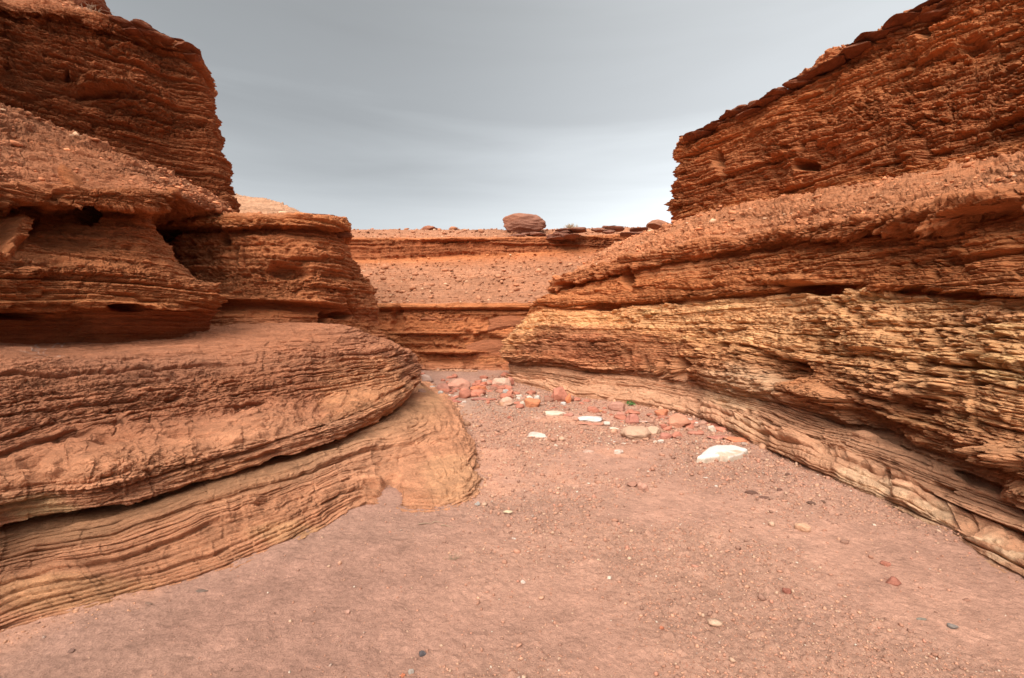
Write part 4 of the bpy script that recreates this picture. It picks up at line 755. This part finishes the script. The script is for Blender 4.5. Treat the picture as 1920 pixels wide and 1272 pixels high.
# crumbs fallen along the foot of the walls
foot = []
for ln in (q0b, R0b, [w(-3.4, 16.3, 0), w(-1.5, 16.0, 0), w(.3, 16.0, 0)]):
    L_ = np.array([(p[1:] if p[0] == 'w' else W(*p))[:2] for p in ln], float); L_ = L_[(L_[:, 1] > .8)]
    sg_ = np.linalg.norm(np.diff(L_, axis=0), axis=1); cs_ = np.concatenate([[0], np.cumsum(sg_)]); tt = r.uniform(0, cs_[-1], 3500)
    tt = tt[vnoise(tt*1.7, 0*tt, 0*tt, 77) > -.25]
    foot.append(np.stack([np.interp(tt, cs_, L_[:, k])+r.normal(size=len(tt))*.09 for k in (0, 1)], 1))
foot = np.concatenate(foot); hf, _ = ground_h(foot[:, 0], foot[:, 1]); nf = len(foot); sf = np.exp(r.normal(size=nf)*.6)*.014*np.clip(foot[:, 1]/4, .7, 2.2)
chips('fallen_crumbs', np.stack([foot[:, 0], foot[:, 1], hf+sf*.1], 1), sf, .55, np.array((.46, .235, .14))*r.uniform(.6, 1.25, (nf, 1)), 9, M_STONE, 'small broken rock crumbs along the foot of the walls')
# pebbles on the wash floor
n = 110000
yy = np.exp(r.uniform(math.log(2.0), math.log(15), n)); xx = r.uniform(-1, 1, n)*np.minimum(1.25*yy, 4.3)
h_, g_ = ground_h(xx, yy)
dens_ = .10+.9*g_+.6*sstep(7.5, 9.5, yy)*sstep(-1, 1, xx)
dens_ *= sstep(-2.6, -.2, xx+.0*yy)*.95+.05
keep = r.uniform(size=n) < np.minimum(dens_, 1)
xx, yy, h_ = xx[keep], yy[keep], h_[keep]; n = len(xx)
sz = np.exp(r.normal(size=n)*.5)*.0085*np.clip(yy/3, .8, 2.2)
bigp = r.uniform(size=n) < .015; sz[bigp] *= 2.2
pal = np.array([(.42, .21, .14), (.36, .18, .12), (.48, .26, .17), (.26, .14, .10), (.46, .29, .20), (.54, .43, .34), (.34, .23, .18), (.44, .20, .135)])
ci = r.choice(8, n, p=[.28, .22, .17, .15, .12, .012, .02, .028])
chips('gravel', np.stack([xx, yy, h_+sz*.15], 1), sz, .6, pal[ci], 6, M_STONE, 'fine reddish gravel strewn over the dry wash floor')

# ---- plants
def plant_material(name, c):
    m = bpy.data.materials.new(name); m.use_nodes = True; b = m.node_tree.nodes['Principled BSDF']
    t = m.node_tree; tc = N(t, 'ShaderNodeTexCoord'); nz = N(t, 'ShaderNodeTexNoise', i_Scale=30.0); lk(t, tc.outputs['Object'], nz.inputs['Vector'])
    rp = N(t, 'ShaderNodeMapRange'); rp.inputs[3].default_value = .7; rp.inputs[4].default_value = 1.3; lk(t, nz.outputs[0], rp.inputs[0])
    v = N(t, 'ShaderNodeVectorMath', operation='SCALE'); v.inputs[0].default_value = c; lk(t, rp.outputs[0], v.inputs['Scale']); lk(t, v.outputs[0], b.inputs['Base Color'])
    b.inputs['Roughness'].default_value = .8; return m
M_TWIG = plant_material('dry_twig', (.30, .20, .13)); M_DRYLEAF = plant_material('dry_leaf', (.42, .31, .19)); M_GREEN = plant_material('green_leaf', (.06, .16, .035))
def tube(P, r0, r1, k=5):
    P = np.array(P); n = len(P); V = []; F = []
    for i in range(n):
        t = P[min(i+1, n-1)]-P[max(i-1, 0)]; t = t/(np.linalg.norm(t)+1e-9)
        a = np.cross(t, (0.3, .2, 1)); a /= np.linalg.norm(a)+1e-9; b = np.cross(t, a); rr = r0+(r1-r0)*i/(n-1)
        for j in range(k): V.append(P[i]+rr*(a*math.cos(6.283*j/k)+b*math.sin(6.283*j/k)))
    for i in range(n-1):
        for j in range(k): F.append((i*k+j, i*k+(j+1) % k, (i+1)*k+(j+1) % k, (i+1)*k+j))
    return V, F
def shrub(name, loc, wd, ht, nst, nleaf, leafsz, mleaf, label, seed, cat='shrub', rad=None):
    r = np.random.default_rng(seed); root = bpy.data.objects.new(name, None); COL.objects.link(root); root.location = loc; tag(root, label, cat)
    V, F, tips = [], [], []
    rad = rad or ht*.018
    for i in range(nst):
        a = r.uniform(0, 6.28); sp = r.uniform(.2, 1); hh = ht*r.uniform(.6, 1)*(1-.35*sp); P = [np.zeros(3)]
        for k in range(1, 6):
            f = k/5; P.append(np.array([math.cos(a)*wd/2*sp*f**.8, math.sin(a)*wd/2*sp*f**.8, hh*f**1.1])+r.normal(size=3)*ht*.03*f)
        v, q = tube(P, rad, rad*.3); o_ = len(V); V += v; F += [tuple(x+o_ for x in t) for t in q]; tips += P[2:]
        for b_ in range(3):
            s0 = P[r.integers(2, 5)]; e_ = s0+np.array([r.normal()*wd*.12, r.normal()*wd*.12, ht*r.uniform(.08, .25)]); v, q = tube([s0, (s0+e_)/2+r.normal(size=3)*ht*.02, e_], rad*.5, rad*.2, 4); o_ = len(V); V += v; F += [tuple(x+o_ for x in t) for t in q]; tips += [e_, (s0+e_)/2]
    np_mesh('branches', V, F, M_TWIG, parent=root)
    if nleaf:
        tp = np.array(tips); c = tp[r.integers(0, len(tp), nleaf)]+r.normal(size=(nleaf, 3))*ht*.05; c[:, 2] = np.maximum(c[:, 2], ht*.05)
        d = r.normal(size=(nleaf, 3)); d /= np.linalg.norm(d, axis=1, keepdims=True); e_ = np.cross(d, r.normal(size=(nleaf, 3))); e_ /= np.linalg.norm(e_, axis=1, keepdims=True)
        L = leafsz*r.uniform(.6, 1.3, (nleaf, 1)); V = np.stack([c, c+d*L*.5+e_*L*.25, c+d*L, c+d*L*.5-e_*L*.25], 1).reshape(-1, 3); F = np.arange(nleaf*4).reshape(-1, 4)
        np_mesh('foliage', V, F, mleaf, smooth=False, parent=root)
x, y, z = W(1072, 432, 24.6); shrub('shrub', (x, y, z), .85, .36, 26, 900, .045, M_DRYLEAF, 'round dry beige shrub on the back rim right of the large boulder', 1)
x, y, z = W(172, 40, 11.2); shrub('shrub', (x, y, z), .75, .42, 24, 60, .03, M_DRYLEAF, 'leafless dry reddish-grey shrub below the dark slab in the upper left corner', 2)
x, y, z = G(1185, 764); shrub('plant', (x, y+.1, gz(x, y)), .18, .11, 8, 70, .05, M_GREEN, 'small bright green plant at the foot of the right wall', 3, 'plant', .002)
x, y, z = G(850, 1050); shrub('dry_plant', (x, y, gz(x, y)), .14, .03, 14, 40, .012, M_TWIG, 'small flattened dry twiggy plant on the floor left of centre', 4, 'plant', .0014)
for i, (px, py, L, a, lb) in enumerate([(800, 985, .13, .3, 'grey-brown dead twig on silt below the bench tip, left one'), (838, 990, .1, -.25, 'grey-brown dead twig on silt below the bench tip, right one'), (820, 984, .07, .1, 'short dead twig between the two longer ones below the bench tip')]):
    x, y, z = G(px, py); zz = gz(x, y)+.006; r_ = np.random.default_rng(i)
    P = [np.array([math.cos(a)*L*(f-.5), math.sin(a)*L*(f-.5), .004*math.sin(f*5)])+r_.normal(size=3)*.002 for f in np.linspace(0, 1, 7)]
    V, F = tube(P, .0045, .002, 6); o = np_mesh('twig', V, F, M_TWIG); o.location = (x, y, zz); tag(o, lb, 'twig', 'dead twigs on the silt')
